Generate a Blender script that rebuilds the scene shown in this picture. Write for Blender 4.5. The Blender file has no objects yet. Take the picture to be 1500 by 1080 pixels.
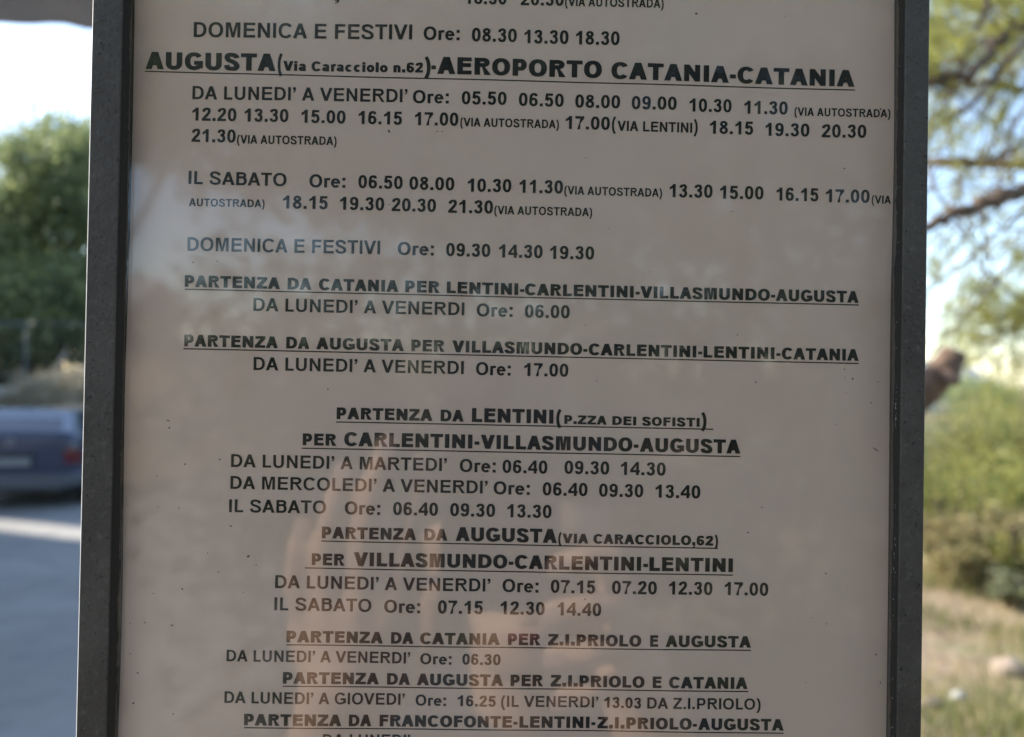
import bpy, math, random
import numpy as np
from mathutils import Vector, Matrix
from mathutils.geometry import tessellate_polygon

SC = bpy.context.scene
COL = SC.collection
R = math.radians
rnd = random.Random(7)
rng = np.random.default_rng(7)

# ---------------------------------------------------------------- camera, sky, sun, exposure
Z0 = 1.70                                          # height of the middle of the board above the pavement
EXPOSURE = 1.48
SKY = 0.15
SUN = 4.0
SUN_AZ = 25.0                                      # degrees behind the board, seen from the left
SUN_EL = 36.0
FSTOP = 8.5

cam_d = bpy.data.cameras.new('camera')
cam_d.lens = 27; cam_d.sensor_width = 36
cam_d.clip_start = 0.01; cam_d.clip_end = 3000
cam = bpy.data.objects.new('camera', cam_d); COL.objects.link(cam)
CR = Vector((0.99963007, -0.02099811, 0.01728611)); CU = Vector((-0.01749353, -0.00973447, 0.99979959)); CB = Vector((-0.02082563, -0.99973212, -0.0100982))
CP = Vector((-0.00468577, -0.22493973, Z0 - 0.00227209))
M = Matrix((CR, CU, CB)).transposed().to_4x4(); M.translation = CP
cam.matrix_world = M
cam_d.dof.use_dof = True
cam_d.dof.focus_distance = 0.2225
cam_d.dof.aperture_fstop = FSTOP
SC.camera = cam

to_sun = Vector((-math.cos(R(SUN_AZ)) * math.cos(R(SUN_EL)), math.sin(R(SUN_AZ)) * math.cos(R(SUN_EL)), math.sin(R(SUN_EL))))
world = bpy.data.worlds.new('World'); SC.world = world
world.use_nodes = True
wn = world.node_tree.nodes; wl = world.node_tree.links
bg = wn['Background']
sky = wn.new('ShaderNodeTexSky'); sky.sky_type = 'NISHITA'; sky.sun_disc = False
sky.sun_elevation = R(SUN_EL)
sky.sun_rotation = math.atan2(to_sun.x, to_sun.y)
sky.air_density = 1.0; sky.dust_density = 0.6; sky.ozone_density = 1.0
wl.new(sky.outputs[0], bg.inputs[0]); bg.inputs[1].default_value = SKY
sun_d = bpy.data.lights.new('sun', 'SUN'); sun_d.energy = SUN; sun_d.angle = R(0.53); sun_d.color = (1, 0.93, 0.82)
sun = bpy.data.objects.new('sun', sun_d); COL.objects.link(sun)
sun.rotation_euler = to_sun.to_track_quat('Z', 'Y').to_euler()
sun.location = (0, 0, 30)
vs = SC.view_settings
SC.display_settings.display_device = 'sRGB'
vs.view_transform = 'Standard'; vs.look = 'None'; vs.gamma = 1.0; vs.exposure = EXPOSURE; vs.use_curve_mapping = False
SC.cycles.max_bounces = 10; SC.cycles.transparent_max_bounces = 24
SC.cycles.use_denoising = True


def at(px, py, y):
    """world point on the sight line through photo pixel (px, py), at world depth y"""
    v = CR * ((px - 750) / 1125) - CU * ((py - 540) / 1125) - CB
    return CP + v * ((y - CP.y) / v.y)


# ---------------------------------------------------------------- helpers
def link(o, parent=None):
    COL.objects.link(o)
    if parent: o.parent = parent
    return o


def tag(o, label=None, cat=None, group=None, kind=None):
    if label: o['label'] = label
    if cat: o['category'] = cat
    if group: o['group'] = group
    if kind: o['kind'] = kind
    return o


def empty(name, loc, rz=0, **k):
    o = bpy.data.objects.new(name, None); o.location = loc; o.rotation_euler.z = rz
    o.empty_display_size = 0.1
    return tag(link(o), **k)


class MB:
    def __init__(s): s.v, s.f, s.sm = [], [], []

    def add(s, V, F, smooth=False):
        b = len(s.v); s.v += [tuple(p) for p in V]; s.f += [tuple(b + i for i in f) for f in F]; s.sm += [smooth] * len(F)
        return s

    def box(s, x0, y0, z0, x1, y1, z1):
        V = [(x, y, z) for z in (z0, z1) for y in (y0, y1) for x in (x0, x1)]
        return s.add(V, [(0, 2, 3, 1), (4, 5, 7, 6), (0, 1, 5, 4), (2, 6, 7, 3), (0, 4, 6, 2), (1, 3, 7, 5)])

    def prism(s, pts, z0, z1):                     # outline in xy, counter-clockwise
        n = len(pts)
        V = [(x, y, z0) for x, y in pts] + [(x, y, z1) for x, y in pts]
        return s.add(V, [tuple(range(n))[::-1], tuple(range(n, 2 * n))] + [(i, (i + 1) % n, n + (i + 1) % n, n + i) for i in range(n)])

    def tube(s, P, r, n=8, cap=True, jitter=0):
        P = [Vector(p) for p in P]
        if not hasattr(r, '__len__'): r = [r] * len(P)
        t0 = (P[1] - P[0]).normalized(); ref = t0.orthogonal().normalized(); V = []
        for i, p in enumerate(P):
            t = (P[min(i + 1, len(P) - 1)] - P[max(i - 1, 0)]).normalized()
            ref = (ref - t * ref.dot(t)).normalized(); bi = t.cross(ref)
            for k in range(n):
                a = 2 * math.pi * k / n; q = r[i] * (1 + (rnd.uniform(-jitter, jitter) if jitter else 0))
                V.append(p + (ref * math.cos(a) + bi * math.sin(a)) * q)
        F = [(i * n + k, i * n + (k + 1) % n, (i + 1) * n + (k + 1) % n, (i + 1) * n + k) for i in range(len(P) - 1) for k in range(n)]
        if cap: F += [tuple(range(n))[::-1], tuple(range((len(P) - 1) * n, len(P) * n))]
        return s.add(V, F, True)

    def loft(s, rings, cap=True, smooth=True):
        n = len(rings[0]); V = [p for r in rings for p in r]
        F = [(i * n + k, i * n + (k + 1) % n, (i + 1) * n + (k + 1) % n, (i + 1) * n + k) for i in range(len(rings) - 1) for k in range(n)]
        if cap: F += [tuple(range(n))[::-1], tuple(range((len(rings) - 1) * n, len(rings) * n))]
        return s.add(V, F, smooth)

    def ball(s, c, r, n=12, m=8):
        if not hasattr(r, '__len__'): r = (r, r, r)
        rings = []
        for j in range(m + 1):
            th = math.pi * (0.04 + 0.92 * j / m)
            rings.append([(c[0] + r[0] * math.sin(th) * math.cos(2 * math.pi * k / n), c[1] + r[1] * math.sin(th) * math.sin(2 * math.pi * k / n), c[2] - r[2] * math.cos(th)) for k in range(n)])
        return s.loft(rings)

    def build(s, name, m, parent=None, bevel=0, seg=2, **k):
        me = bpy.data.meshes.new(name); me.from_pydata(s.v, [], s.f)
        me.polygons.foreach_set('use_smooth', s.sm); me.materials.append(m); me.update()
        o = link(bpy.data.objects.new(name, me), parent)
        if bevel:
            b = o.modifiers.new('bevel', 'BEVEL'); b.width = bevel; b.segments = seg; b.limit_method = 'ANGLE'
        return tag(o, **k)


def quads(name, V4, m, parent=None, **k):
    """V4: (n,4,3) array of separate quads, one object"""
    n = len(V4); me = bpy.data.meshes.new(name)
    me.vertices.add(n * 4); me.vertices.foreach_set('co', V4.astype(np.float32).ravel())
    me.loops.add(n * 4); me.loops.foreach_set('vertex_index', np.arange(n * 4, dtype=np.int32))
    me.polygons.add(n); me.polygons.foreach_set('loop_start', np.arange(0, n * 4, 4, dtype=np.int32))
    me.polygons.foreach_set('loop_total', np.full(n, 4, np.int32))
    me.materials.append(m); me.update(); me.validate()
    return tag(link(bpy.data.objects.new(name, me), parent), **k)


def rand_dirs(n):
    d = rng.normal(size=(n, 3)); return d / np.linalg.norm(d, axis=1)[:, None]


def leaf_quads(C, L, W, up=0.0):
    """leaf-shaped rhombs at centres C"""
    n = len(C); t = rand_dirs(n); t[:, 2] += up; t /= np.linalg.norm(t, axis=1)[:, None]
    q = rand_dirs(n); s = np.cross(t, q); s /= np.linalg.norm(s, axis=1)[:, None]
    nn = np.cross(t, s)
    k = rng.uniform(.6, 1.25, n)[:, None]
    L = L * k; W = W * k
    return np.stack([C - t * L / 2, C + s * W / 2 + nn * W * .15, C + t * L / 2, C - s * W / 2 + nn * W * .15], 1)


def crown_points(ells, n, clump, per, lo=.55):
    """clumped points in the outer part of a set of ellipsoids (cx,cy,cz,rx,ry,rz)"""
    w = np.array([e[3] * e[4] + e[4] * e[5] for e in ells]); w = w / w.sum()
    nc = max(1, n // per)
    idx = rng.choice(len(ells), nc, p=w); E = np.array(ells)[idx]
    d = rand_dirs(nc); r = rng.uniform(lo, 1.08, nc)[:, None]
    cen = E[:, :3] + d * E[:, 3:] * r
    c = np.repeat(cen, per, 0); sc = np.repeat(rng.uniform(.5, 1.5, nc), per)[:, None] * clump
    return c + rng.normal(size=c.shape) * sc * [1, 1, .6]


# ---------------------------------------------------------------- materials
def mat(name, color, rough=.7, metal=0, noise=None, bump=None, spec=.5, coat=0, coords='Object', detail=6):
    """noise=(scale, colour2[, lo, hi]) mottles; bump=(scale, strength, distance)"""
    m = bpy.data.materials.new(name); m.use_nodes = True
    N = m.node_tree.nodes; Lk = m.node_tree.links; p = N['Principled BSDF']
    p.inputs['Base Color'].default_value = (*color, 1); p.inputs['Roughness'].default_value = rough
    p.inputs['Metallic'].default_value = metal; p.inputs['Specular IOR Level'].default_value = spec
    p.inputs['Coat Weight'].default_value = coat; p.inputs['Coat Roughness'].default_value = .06
    tc = N.new('ShaderNodeTexCoord')
    layers = noise if isinstance(noise, list) else ([noise] if noise else [])
    cur = None
    for nz in layers:
        t = N.new('ShaderNodeTexNoise'); t.inputs['Scale'].default_value = nz[0]; t.inputs['Detail'].default_value = detail
        t.inputs['Roughness'].default_value = .6
        Lk.new(tc.outputs[coords], t.inputs['Vector'])
        mr = N.new('ShaderNodeMapRange'); mr.inputs[1].default_value = nz[2] if len(nz) > 2 else .35; mr.inputs[2].default_value = nz[3] if len(nz) > 3 else .65
        Lk.new(t.outputs['Fac'], mr.inputs[0])
        mx = N.new('ShaderNodeMix'); mx.data_type = 'RGBA'
        if cur: Lk.new(cur, mx.inputs[6])
        else: mx.inputs[6].default_value = (*color, 1)
        mx.inputs[7].default_value = (*nz[1], 1)
        Lk.new(mr.outputs[0], mx.inputs[0]); cur = mx.outputs[2]
    if cur: Lk.new(cur, p.inputs['Base Color'])
    if bump:
        t = N.new('ShaderNodeTexNoise'); t.inputs['Scale'].default_value = bump[0]; t.inputs['Detail'].default_value = 8
        Lk.new(tc.outputs[coords], t.inputs['Vector'])
        b = N.new('ShaderNodeBump'); b.inputs['Strength'].default_value = bump[1]; b.inputs['Distance'].default_value = bump[2]
        Lk.new(t.outputs['Fac'], b.inputs['Height']); Lk.new(b.outputs[0], p.inputs['Normal'])
    return m


def leaf_mat(name, c1, c2, scale=1.5, trans=.35, rough=.55):
    m = bpy.data.materials.new(name); m.use_nodes = True
    N = m.node_tree.nodes; Lk = m.node_tree.links; p = N['Principled BSDF']; out = N['Material Output']
    tc = N.new('ShaderNodeTexCoord'); t = N.new('ShaderNodeTexNoise'); t.inputs['Scale'].default_value = scale; t.inputs['Detail'].default_value = 4
    Lk.new(tc.outputs['Object'], t.inputs['Vector'])
    g = N.new('ShaderNodeNewGeometry')
    wn_ = N.new('ShaderNodeMath'); wn_.operation = 'MULTIPLY_ADD'; wn_.inputs[1].default_value = .5
    Lk.new(g.outputs['Random Per Island'], wn_.inputs[0]); Lk.new(t.outputs['Fac'], wn_.inputs[2])
    mr = N.new('ShaderNodeMapRange'); mr.inputs[1].default_value = .5; mr.inputs[2].default_value = 1.0
    Lk.new(wn_.outputs[0], mr.inputs[0])
    mx = N.new('ShaderNodeMix'); mx.data_type = 'RGBA'; mx.inputs[6].default_value = (*c1, 1); mx.inputs[7].default_value = (*c2, 1)
    Lk.new(mr.outputs[0], mx.inputs[0]); Lk.new(mx.outputs[2], p.inputs['Base Color']); p.inputs['Roughness'].default_value = rough
    tr = N.new('ShaderNodeBsdfTranslucent'); Lk.new(mx.outputs[2], tr.inputs[0])
    ms = N.new('ShaderNodeMixShader'); ms.inputs[0].default_value = trans
    Lk.new(p.outputs[0], ms.inputs[1]); Lk.new(tr.outputs[0], ms.inputs[2]); Lk.new(ms.outputs[0], out.inputs[0])
    return m


def glass_mat(name, tint=(.97, .98, .97), rough=.03, k0=.04, smear=False):
    """a thin pane: what is behind shows through, each face mirrors a Schlick share of what is in front"""
    m = bpy.data.materials.new(name); m.use_nodes = True
    N = m.node_tree.nodes; Lk = m.node_tree.links; N.remove(N['Principled BSDF']); out = N['Material Output']
    tp = N.new('ShaderNodeBsdfTransparent'); tp.inputs[0].default_value = (*tint, 1)
    gl = N.new('ShaderNodeBsdfGlossy'); gl.inputs['Roughness'].default_value = rough; gl.inputs[0].default_value = (1, 1, 1, 1)
    lw = N.new('ShaderNodeLayerWeight'); lw.inputs['Blend'].default_value = .5
    pw = N.new('ShaderNodeMath'); pw.operation = 'POWER'; pw.inputs[1].default_value = 5; Lk.new(lw.outputs['Facing'], pw.inputs[0])
    ma = N.new('ShaderNodeMath'); ma.operation = 'MULTIPLY_ADD'; ma.inputs[1].default_value = 1 - k0; ma.inputs[2].default_value = k0
    Lk.new(pw.outputs[0], ma.inputs[0])
    ms = N.new('ShaderNodeMixShader'); Lk.new(ma.outputs[0], ms.inputs[0]); Lk.new(tp.outputs[0], ms.inputs[1]); Lk.new(gl.outputs[0], ms.inputs[2])
    last = ms
    if smear:                                      # thin dusty film on the outside of the pane
        tc = N.new('ShaderNodeTexCoord'); mp = N.new('ShaderNodeMapping'); mp.inputs['Scale'].default_value = (1, 1, .6); mp.inputs['Rotation'].default_value = (0, .6, 0)
        t = N.new('ShaderNodeTexNoise'); t.inputs['Scale'].default_value = 9; t.inputs['Detail'].default_value = 7; t.inputs['Roughness'].default_value = .6
        Lk.new(tc.outputs['Object'], mp.inputs[0]); Lk.new(mp.outputs[0], t.inputs['Vector'])
        mr = N.new('ShaderNodeMapRange'); mr.inputs[1].default_value = .42; mr.inputs[2].default_value = .75; mr.inputs[3].default_value = .004; mr.inputs[4].default_value = .035
        Lk.new(t.outputs['Fac'], mr.inputs[0])
        df = N.new('ShaderNodeBsdfDiffuse'); df.inputs[0].default_value = (.6, .56, .5, 1)
        m2 = N.new('ShaderNodeMixShader'); Lk.new(mr.outputs[0], m2.inputs[0]); Lk.new(ms.outputs[0], m2.inputs[1]); Lk.new(df.outputs[0], m2.inputs[2])
        last = m2
    Lk.new(last.outputs[0], out.inputs[0])
    return m


M_ = dict(
    asphalt=mat('asphalt', (.235, .222, .2), .85, noise=[(.9, (.30, .285, .26), .42, .62), (3.5, (.18, .178, .172), .5, .75), (90, (.13, .13, .128), .5, .75)], bump=(160, .5, .01)),
    paint=mat('road_paint', (.62, .6, .55), .7, noise=(9, (.35, .34, .32), .5, .72)),
    concrete=mat('concrete', (.32, .31, .29), .85, noise=(5, (.22, .21, .2)), bump=(60, .4, .01)),
    slab=mat('weathered_slab', (.5, .46, .45), .85, noise=(2.5, (.36, .33, .33)), bump=(40, .4, .01)),
    paving=mat('paving', (.3, .27, .24), .85, noise=(3, (.22, .2, .17)), bump=(60, .4, .01)),
    soil=mat('dry_soil', (.25, .18, .11), .95, noise=[(1.2, (.15, .14, .06), .42, .6), (14, (.33, .25, .17), .5, .7), (5, (.12, .085, .05), .55, .7)], bump=(20, .8, .04)),
    frame=mat('dark_painted_aluminium', (.056, .047, .036), .66, noise=[(40, (.074, .064, .05), .4, .6), (420, (.11, .10, .08), .54, .8), (900, (.008, .008, .008), .6, .72)], bump=(900, .8, .0006), spec=.3),
    gasket=mat('black_rubber', (.026, .022, .017), .8, noise=(500, (.03, .026, .02), .55, .75), bump=(900, .5, .0004), spec=.15),
    paper=mat('aged_paper', (.79, .61, .49), .75, noise=[(7, (.85, .69, .585), .35, .7), (30, (.72, .55, .43), .55, .8), (3.2, (.70, .575, .47), .5, .75)], bump=(14, .15, .002)),
    ink=mat('printing_ink', (.008, .0075, .007), .6, spec=.3),
    backing=mat('backing_board', (.35, .33, .3), .7),
    speck=mat('dirt', (.06, .045, .035), .9),
    chip=mat('chipped_edge', (.30, .29, .28), .7, noise=(900, (.15, .14, .13))),
    galv=mat('galvanised_steel', (.4, .4, .41), .4, metal=.8, noise=(30, (.28, .28, .29))),
    bark=mat('bark', (.16, .11, .07), .9, noise=(18, (.07, .05, .035)), bump=(30, .8, .02)),
    twig=mat('twig_bark', (.075, .052, .038), .85, noise=(25, (.15, .10, .065))),
    dead=mat('weathered_wood', (.19, .12, .08), .85, noise=(22, (.10, .06, .04)), bump=(40, .7, .01)),
    cutwood=mat('cut_wood', (.26, .17, .10), .8, noise=(60, (.14, .09, .05))),
    fence=mat('grey_painted_steel', (.10, .11, .12), .6),
    edge=mat('bare_aluminium_edge', (.82, .80, .76), .5, noise=(300, (.55, .53, .5), .5, .8)),
    roof_glare=mat('roof_glare_blue_grey', (.17, .19, .23), .25, coat=1),  # sky glare on the blue car's roof, put into the cabin colour
    leaf=leaf_mat('tree_leaf', (.14, .20, .12), (.42, .46, .20), .8, .48),
    leaf_dark=leaf_mat('dark_leaf', (.02, .045, .018), (.055, .085, .03), .8, .25),
    needle=leaf_mat('needle', (.24, .27, .06), (.50, .47, .13), 7, .5),
    bush=leaf_mat('bush_leaf', (.13, .17, .04), (.46, .42, .12), 2.2, .45),
    bush2=leaf_mat('pale_bush_leaf', (.13, .15, .07), (.30, .30, .16), 3, .4),
    straw=leaf_mat('straw_leaf', (.34, .30, .20), (.62, .55, .42), 2, .4),
    grass=leaf_mat('dry_grass', (.22, .20, .07), (.42, .34, .17), 2, .35),
    green_grass=leaf_mat('green_grass', (.055, .085, .02), (.22, .24, .06), 2, .4),
    stone=mat('pale_stone', (.34, .27, .21), .9, noise=(14, (.22, .17, .12)), bump=(30, .5, .01)),
    white_stone=mat('white_stone', (.62, .61, .58), .85, noise=(14, (.36, .34, .3)), bump=(30, .4, .01)),
    blue=mat('navy_car_paint', (.017, .024, .055), .38, coat=.3),
    white_paint=mat('white_car_paint', (.75, .75, .74), .3, coat=.6),
    car_glass=mat('car_glass', (.02, .025, .03), .04, spec=.9, coat=1),
    black=mat('black_plastic', (.02, .02, .022), .5),
    grey_plastic=mat('grey_bumper', (.06, .066, .08), .45),
    tyre=mat('tyre_rubber', (.02, .02, .02), .85),
    rim=mat('wheel_rim', (.45, .45, .46), .35, metal=.9),
    red=mat('red_lens', (.09, .006, .012), .15, coat=.8),
    amber=mat('amber_lens', (.25, .06, .01), .15, coat=.8),
    lens=mat('clear_lens', (.7, .7, .7), .1, coat=.8),
    plate=mat('number_plate', (.16, .17, .17), .5),
    wall_beige=mat('beige_render', (.48, .38, .28), .9, noise=(.6, (.40, .32, .24)), bump=(20, .3, .01)),
    wall_white=mat('white_render', (.74, .72, .68), .9, noise=(.8, (.64, .61, .57))),
    roof_grey=mat('grey_roof', (.22, .23, .26), .8, noise=(4, (.3, .3, .32))),
    tile=mat('terracotta', (.35, .15, .08), .85, noise=(7, (.25, .11, .06))),
    win=mat('window_glass', (.03, .04, .05), .06, spec=.8),
    wood=mat('door_wood', (.12, .07, .04), .6),
    skin=mat('skin', (.60, .38, .26), .5, noise=(25, (.54, .32, .21)), bump=(300, .1, .001)),
    nail=mat('nail', (.66, .45, .38), .25),
    jacket=mat('dark_jacket', (.03, .035, .045), .85, bump=(200, .3, .002)),
    jeans=mat('jeans', (.04, .06, .11), .9, bump=(300, .3, .002)),
    hair=mat('hair', (.03, .02, .012), .5, noise=(80, (.06, .035, .02)), bump=(120, .6, .004)),
    phone=mat('phone_body', (.02, .02, .022), .15, coat=.8),
    screen=mat('phone_screen', (.01, .01, .012), .08, coat=1),
    redflower=mat('red_petal', (.5, .04, .03), .6),
    eye=mat('eye_white', (.8, .78, .75), .2), iris=mat('iris', (.05, .03, .02), .15), lip=mat('lip', (.42, .18, .15), .5),
)
M_['glass'] = glass_mat('board_glass', tint=(.93, .92, .90), k0=.044, rough=.045, smear=True)
# ---------------------------------------------------------------- lettering
# every letter is drawn with an elliptical pen along its skeleton (units: cap height 716)
STY = {'R': (146, 122), 'B': (160, 130), 'S': (156, 128), 'K': (236, 164)}
ADV = {'R': dict(A=667, B=667, C=722, D=722, E=667, F=611, G=778, I=278, L=556, M=833, N=722, O=778, P=667, R=722, S=667, T=611, U=722, V=667, Z=611),
       'K': dict(A=778, B=778, C=778, D=833, E=722, F=667, G=833, I=389, L=667, M=944, N=833, O=833, P=722, R=778, S=722, T=722, U=833, V=778, Z=722)}
ADV['R'].update({'(': 333, ')': 333, '-': 333, '.': 278, ',': 278, ':': 300, '’': 240, ' ': 278, 'r': 340, 'e': 556, 'i': 240, 'a': 556, 'o': 556, 'c': 510, 'l': 240, 'n': 556})
ADV['K'].update({'(': 389, ')': 389, '-': 333, '.': 333, ',': 333, ':': 333, '’': 300, ' ': 333, 'r': 430, 'e': 650, 'i': 334, 'a': 650, 'o': 667, 'c': 640, 'l': 334, 'n': 667})
for _d in '0123456789':
    ADV['R'][_d] = 556; ADV['K'][_d] = 667
ADV['B'] = dict(ADV['R']); ADV['B'].update({'L': 611, 'e': 570, 'r': 389, 'o': 611, 'i': 278, ':': 333, '’': 278})
ADV['S'] = ADV['R']


def arc(cx, cy, rx, ry, a0, a1, n=18, e=2.25):
    out = []
    for i in range(n + 1):
        a = math.radians(a0 + (a1 - a0) * i / n)
        c, s = math.cos(a), math.sin(a)
        out.append((cx + rx * math.copysign(abs(c) ** (2 / e), c), cy + ry * math.copysign(abs(s) ** (2 / e), s)))
    return out


def spl(P, n=8):                                   # Catmull-Rom through P
    Q = [(2 * P[0][0] - P[1][0], 2 * P[0][1] - P[1][1])] + P + [(2 * P[-1][0] - P[-2][0], 2 * P[-1][1] - P[-2][1])]
    out = []
    for i in range(1, len(Q) - 2):
        for k in range(n):
            t = k / n
            out.append(tuple(0.5 * (2 * Q[i][j] + (Q[i + 1][j] - Q[i - 1][j]) * t + (2 * Q[i - 1][j] - 5 * Q[i][j] + 4 * Q[i + 1][j] - Q[i + 2][j]) * t * t
                                    + (3 * Q[i][j] - Q[i - 1][j] - 3 * Q[i + 1][j] + Q[i + 2][j]) * t ** 3) for j in (0, 1)))
    out.append(P[-1])
    return out


def stroke(P, V, H, closed=False):
    P = [p for i, p in enumerate(P) if i == 0 or math.dist(p, P[i - 1]) > 1e-3]
    if closed and math.dist(P[0], P[-1]) < 1: P = P[:-1]
    n = len(P); Lf, Rt = [], []
    for i in range(n):
        if closed: a, b = P[i - 1], P[(i + 1) % n]
        else: a, b = P[max(0, i - 1)], P[min(n - 1, i + 1)]
        tx, ty = b[0] - a[0], b[1] - a[1]; L = math.hypot(tx, ty) or 1
        nx, ny = -ty / L, tx / L
        w = math.sqrt((V / 2 * nx) ** 2 + (H / 2 * ny) ** 2)
        ox, oy = (V / 2) ** 2 * nx / w, (H / 2) ** 2 * ny / w
        Lf.append((P[i][0] + ox, P[i][1] + oy)); Rt.append((P[i][0] - ox, P[i][1] - oy))
    return [Lf, Rt] if closed else [Lf + Rt[::-1]]


def glyph(ch, st):
    V, H = STY[st]; W = ADV[st].get(ch, 600); T = 716
    l = 78 if st in 'RS' else 72; r = W - l
    a, h = V / 2, H / 2; o = 10; lo = 46 if st != 'K' else 36
    R = lambda x0, y0, x1, y1: [[(x0, y0), (x1, y0), (x1, y1), (x0, y1)]]
    S = []; add = S.append
    mid = T / 2
    if ch == 'I': add(R((W - V) / 2, 0, (W + V) / 2, T))
    elif ch == 'L': add([[(l, 0), (W - 35, 0), (W - 35, H), (l + V, H), (l + V, T), (l, T)]])
    elif ch in 'EF':
        rr = W - 45; m0 = 312 if ch == 'E' else 300; m1 = m0 + H
        p = [(l, 0)]
        p += [(rr, 0), (rr, H), (l + V, H), (l + V, m0)] if ch == 'E' else [(l + V, 0), (l + V, m0)]
        p += [(rr - 32, m0), (rr - 32, m1), (l + V, m1), (l + V, T - H), (rr - 6, T - H), (rr - 6, T), (l, T)]
        add([p])
    elif ch == 'T': add([[(W / 2 - a, 0), (W / 2 + a, 0), (W / 2 + a, T - H), (W - 22, T - H), (W - 22, T), (22, T), (22, T - H), (W / 2 - a, T - H)]])
    elif ch in 'AV':
        D = V * 1.09; x0 = 4; c = W / 2; f = lambda y: y if ch == 'A' else T - y
        out = [(x0, 0), (x0 + D, 0)]
        yi = T * (c - x0 - D) / (c - x0 - D / 2)
        if ch == 'A':
            k = lambda y: x0 + D + (c + D / 2 - x0 - D) * y / T
            b0, b1 = 160, 160 + H
            add([[(x0, 0), (x0 + D, 0), (k(b0), b0), (W - k(b0), b0), (W - x0 - D, 0), (W - x0, 0), (c + D * .52, T), (c - D * .52, T)], [(k(b1), b1), (c, yi), (W - k(b1), b1)]])
        else:
            add([[(x0, T), (x0 + D, T), (c, T - yi), (W - x0 - D, T), (W - x0, T), (c + D * .52, 0), (c - D * .52, 0)]])
    elif ch == 'M':
        D = V * .98
        add([[(l, 0), (l + V * .92, 0), (l + V * .92, T - 120), (W / 2 - D * .46, 0), (W / 2 + D * .46, 0), (r - V * .92, T - 120), (r - V * .92, 0), (r, 0), (r, T), (r - V * 1.5, T), (W / 2, 215 if st != 'K' else 300), (l + V * 1.5, T), (l, T)]])
    elif ch == 'N':
        v = V * .95
        add([[(l, 0), (l + v, 0), (l + v, T - v * 1.75), (r - v, 0), (r, 0), (r, T), (r - v, T), (r - v, v * 1.75), (l + v, T), (l, T)]])
    elif ch == 'Z':
        d = V * 1.25
        add([[(30, 0), (W - 32, 0), (W - 32, H), (38 + d, H), (W - 40, T - H), (W - 40, T), (52, T), (52, T - H), (W - 44 - d, T - H), (30, H)]])
    elif ch == 'O': add(stroke(arc(W / 2, mid, W / 2 - lo - a, mid + o - h, 0, 360, 44), V, H, True))
    elif ch == '0': add(stroke(arc(W / 2, mid, W / 2 - 40 - a, mid + 6 - h, 0, 360, 40, 2.3), V * .96, H, True))
    elif ch in 'CG':
        c = W / 2 + (22 if ch == 'C' else 6); rx = c - lo - a; e = 36
        if ch == 'C':
            add(stroke(arc(c, mid, rx, mid + o - h, e, 322, 34), V, H))
        else:
            x = c + rx - 4
            add(stroke(arc(c, mid, rx, mid + o - h, e, 308, 32) + [(x, 118)], V, H))
            add(R(x - a - (0 if st == 'K' else 20), 70, x + a - 4, 375)); add(R(c + 6, 375 - H, x + a - 4, 375.0))
    elif ch == 'D':
        x1 = W - lo - 4 - a
        p = [(l + a, h), (W * .44, h)] + arc(W * .44, mid, x1 - W * .44, mid - h, -90, 90, 22, 2.3) + [(l + a, T - h)]
        add(stroke(p, V, H)); add(R(l, 0, l + V, T))
    elif ch in 'PRB':
        y0 = 330 if ch != 'B' else 372; ym = (T - h + y0 + (h if ch != 'P' else 0) - (0 if ch != 'P' else 30)) / 2
        yb = 2 * ym - (T - h); x1 = W - (55 if ch != 'B' else 72) - a - (10 if ch == 'R' else 0)
        add(stroke([(l + a, yb), (x1 - 140, yb)] + arc(x1 - 140, ym, 140, T - h - ym, -90, 90, 16, 2.15) + [(l + a, T - h)], V, H))
        add(R(l, 0, l + V, T))
        if ch == 'B':
            x2 = W - 48 - a; yc = (h + yb) / 2
            add(stroke([(l + a, h), (x2 - 150, h)] + arc(x2 - 150, yc, 150, yb - yc, -90, 90, 16, 2.15) + [(l + a, yb)], V, H))
        if ch == 'R':
            add([[(W * .40, yb - h), (W * .40 + V * .9, yb + h * .4), (W * .66, yb - 70), (W - 4, 0), (W - 4 - V * 1.2, 0), (W * .5, yb - 90)]])
    elif ch == 'S':
        x0, x1 = lo + a - 2, W - lo - a + 2; c = W / 2
        add(stroke(spl([(x1 - 8, 512), (x1 - 52, 604), (c, T + o - h), (x0 + 48, 626), (x0 + 12, 527), (x0 + 70, 428), (c, 372), (x1 - 66, 300), (x1, 196), (x1 - 50, 84), (c, h - o), (x0 + 42, 96), (x0 - 12, 222)], 7), V, H))
    elif ch == 'U':
        x0, x1 = l + a, r - a
        add(stroke([(x0, T), (x0, 260)] + arc(W / 2, 260, (x1 - x0) / 2, 260 - h + o, 180, 360, 22, 2.3) + [(x1, T)], V, H))
    elif ch in '()':
        p = [(W * .72, 730), (W * .40, 520), (W * .30, 262), (W * .40, 4), (W * .72, -206)]
        if ch == ')': p = [(W - x, y) for x, y in p]
        add(stroke(spl(p, 6), V * .86, V * .7))
    elif ch == '-': add(R(38, 196, W - 38, 196 + H * 1.05))
    elif ch == '.': add(R(W / 2 - V * .52, 0, W / 2 + V * .52, V * 1.0))
    elif ch == ':': add(R(W / 2 - V * .52, 0, W / 2 + V * .52, V)); add(R(W / 2 - V * .52, 400, W / 2 + V * .52, 400 + V))
    elif ch in ',’':
        y = 0 if ch == ',' else T - V
        add([[(W / 2 - V * .5, y), (W / 2, y), (W / 2 - V * .1, y - V * .45), (W / 2 - V * .5, y - V * .65), (W / 2 - V * .35, y - V * 1.05), (W / 2 + V * .25, y - V * .7), (W / 2 + V * .5, y), (W / 2 + V * .5, y + V), (W / 2 - V * .5, y + V)]])
    elif ch == '1':
        x = W * .60
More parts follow.
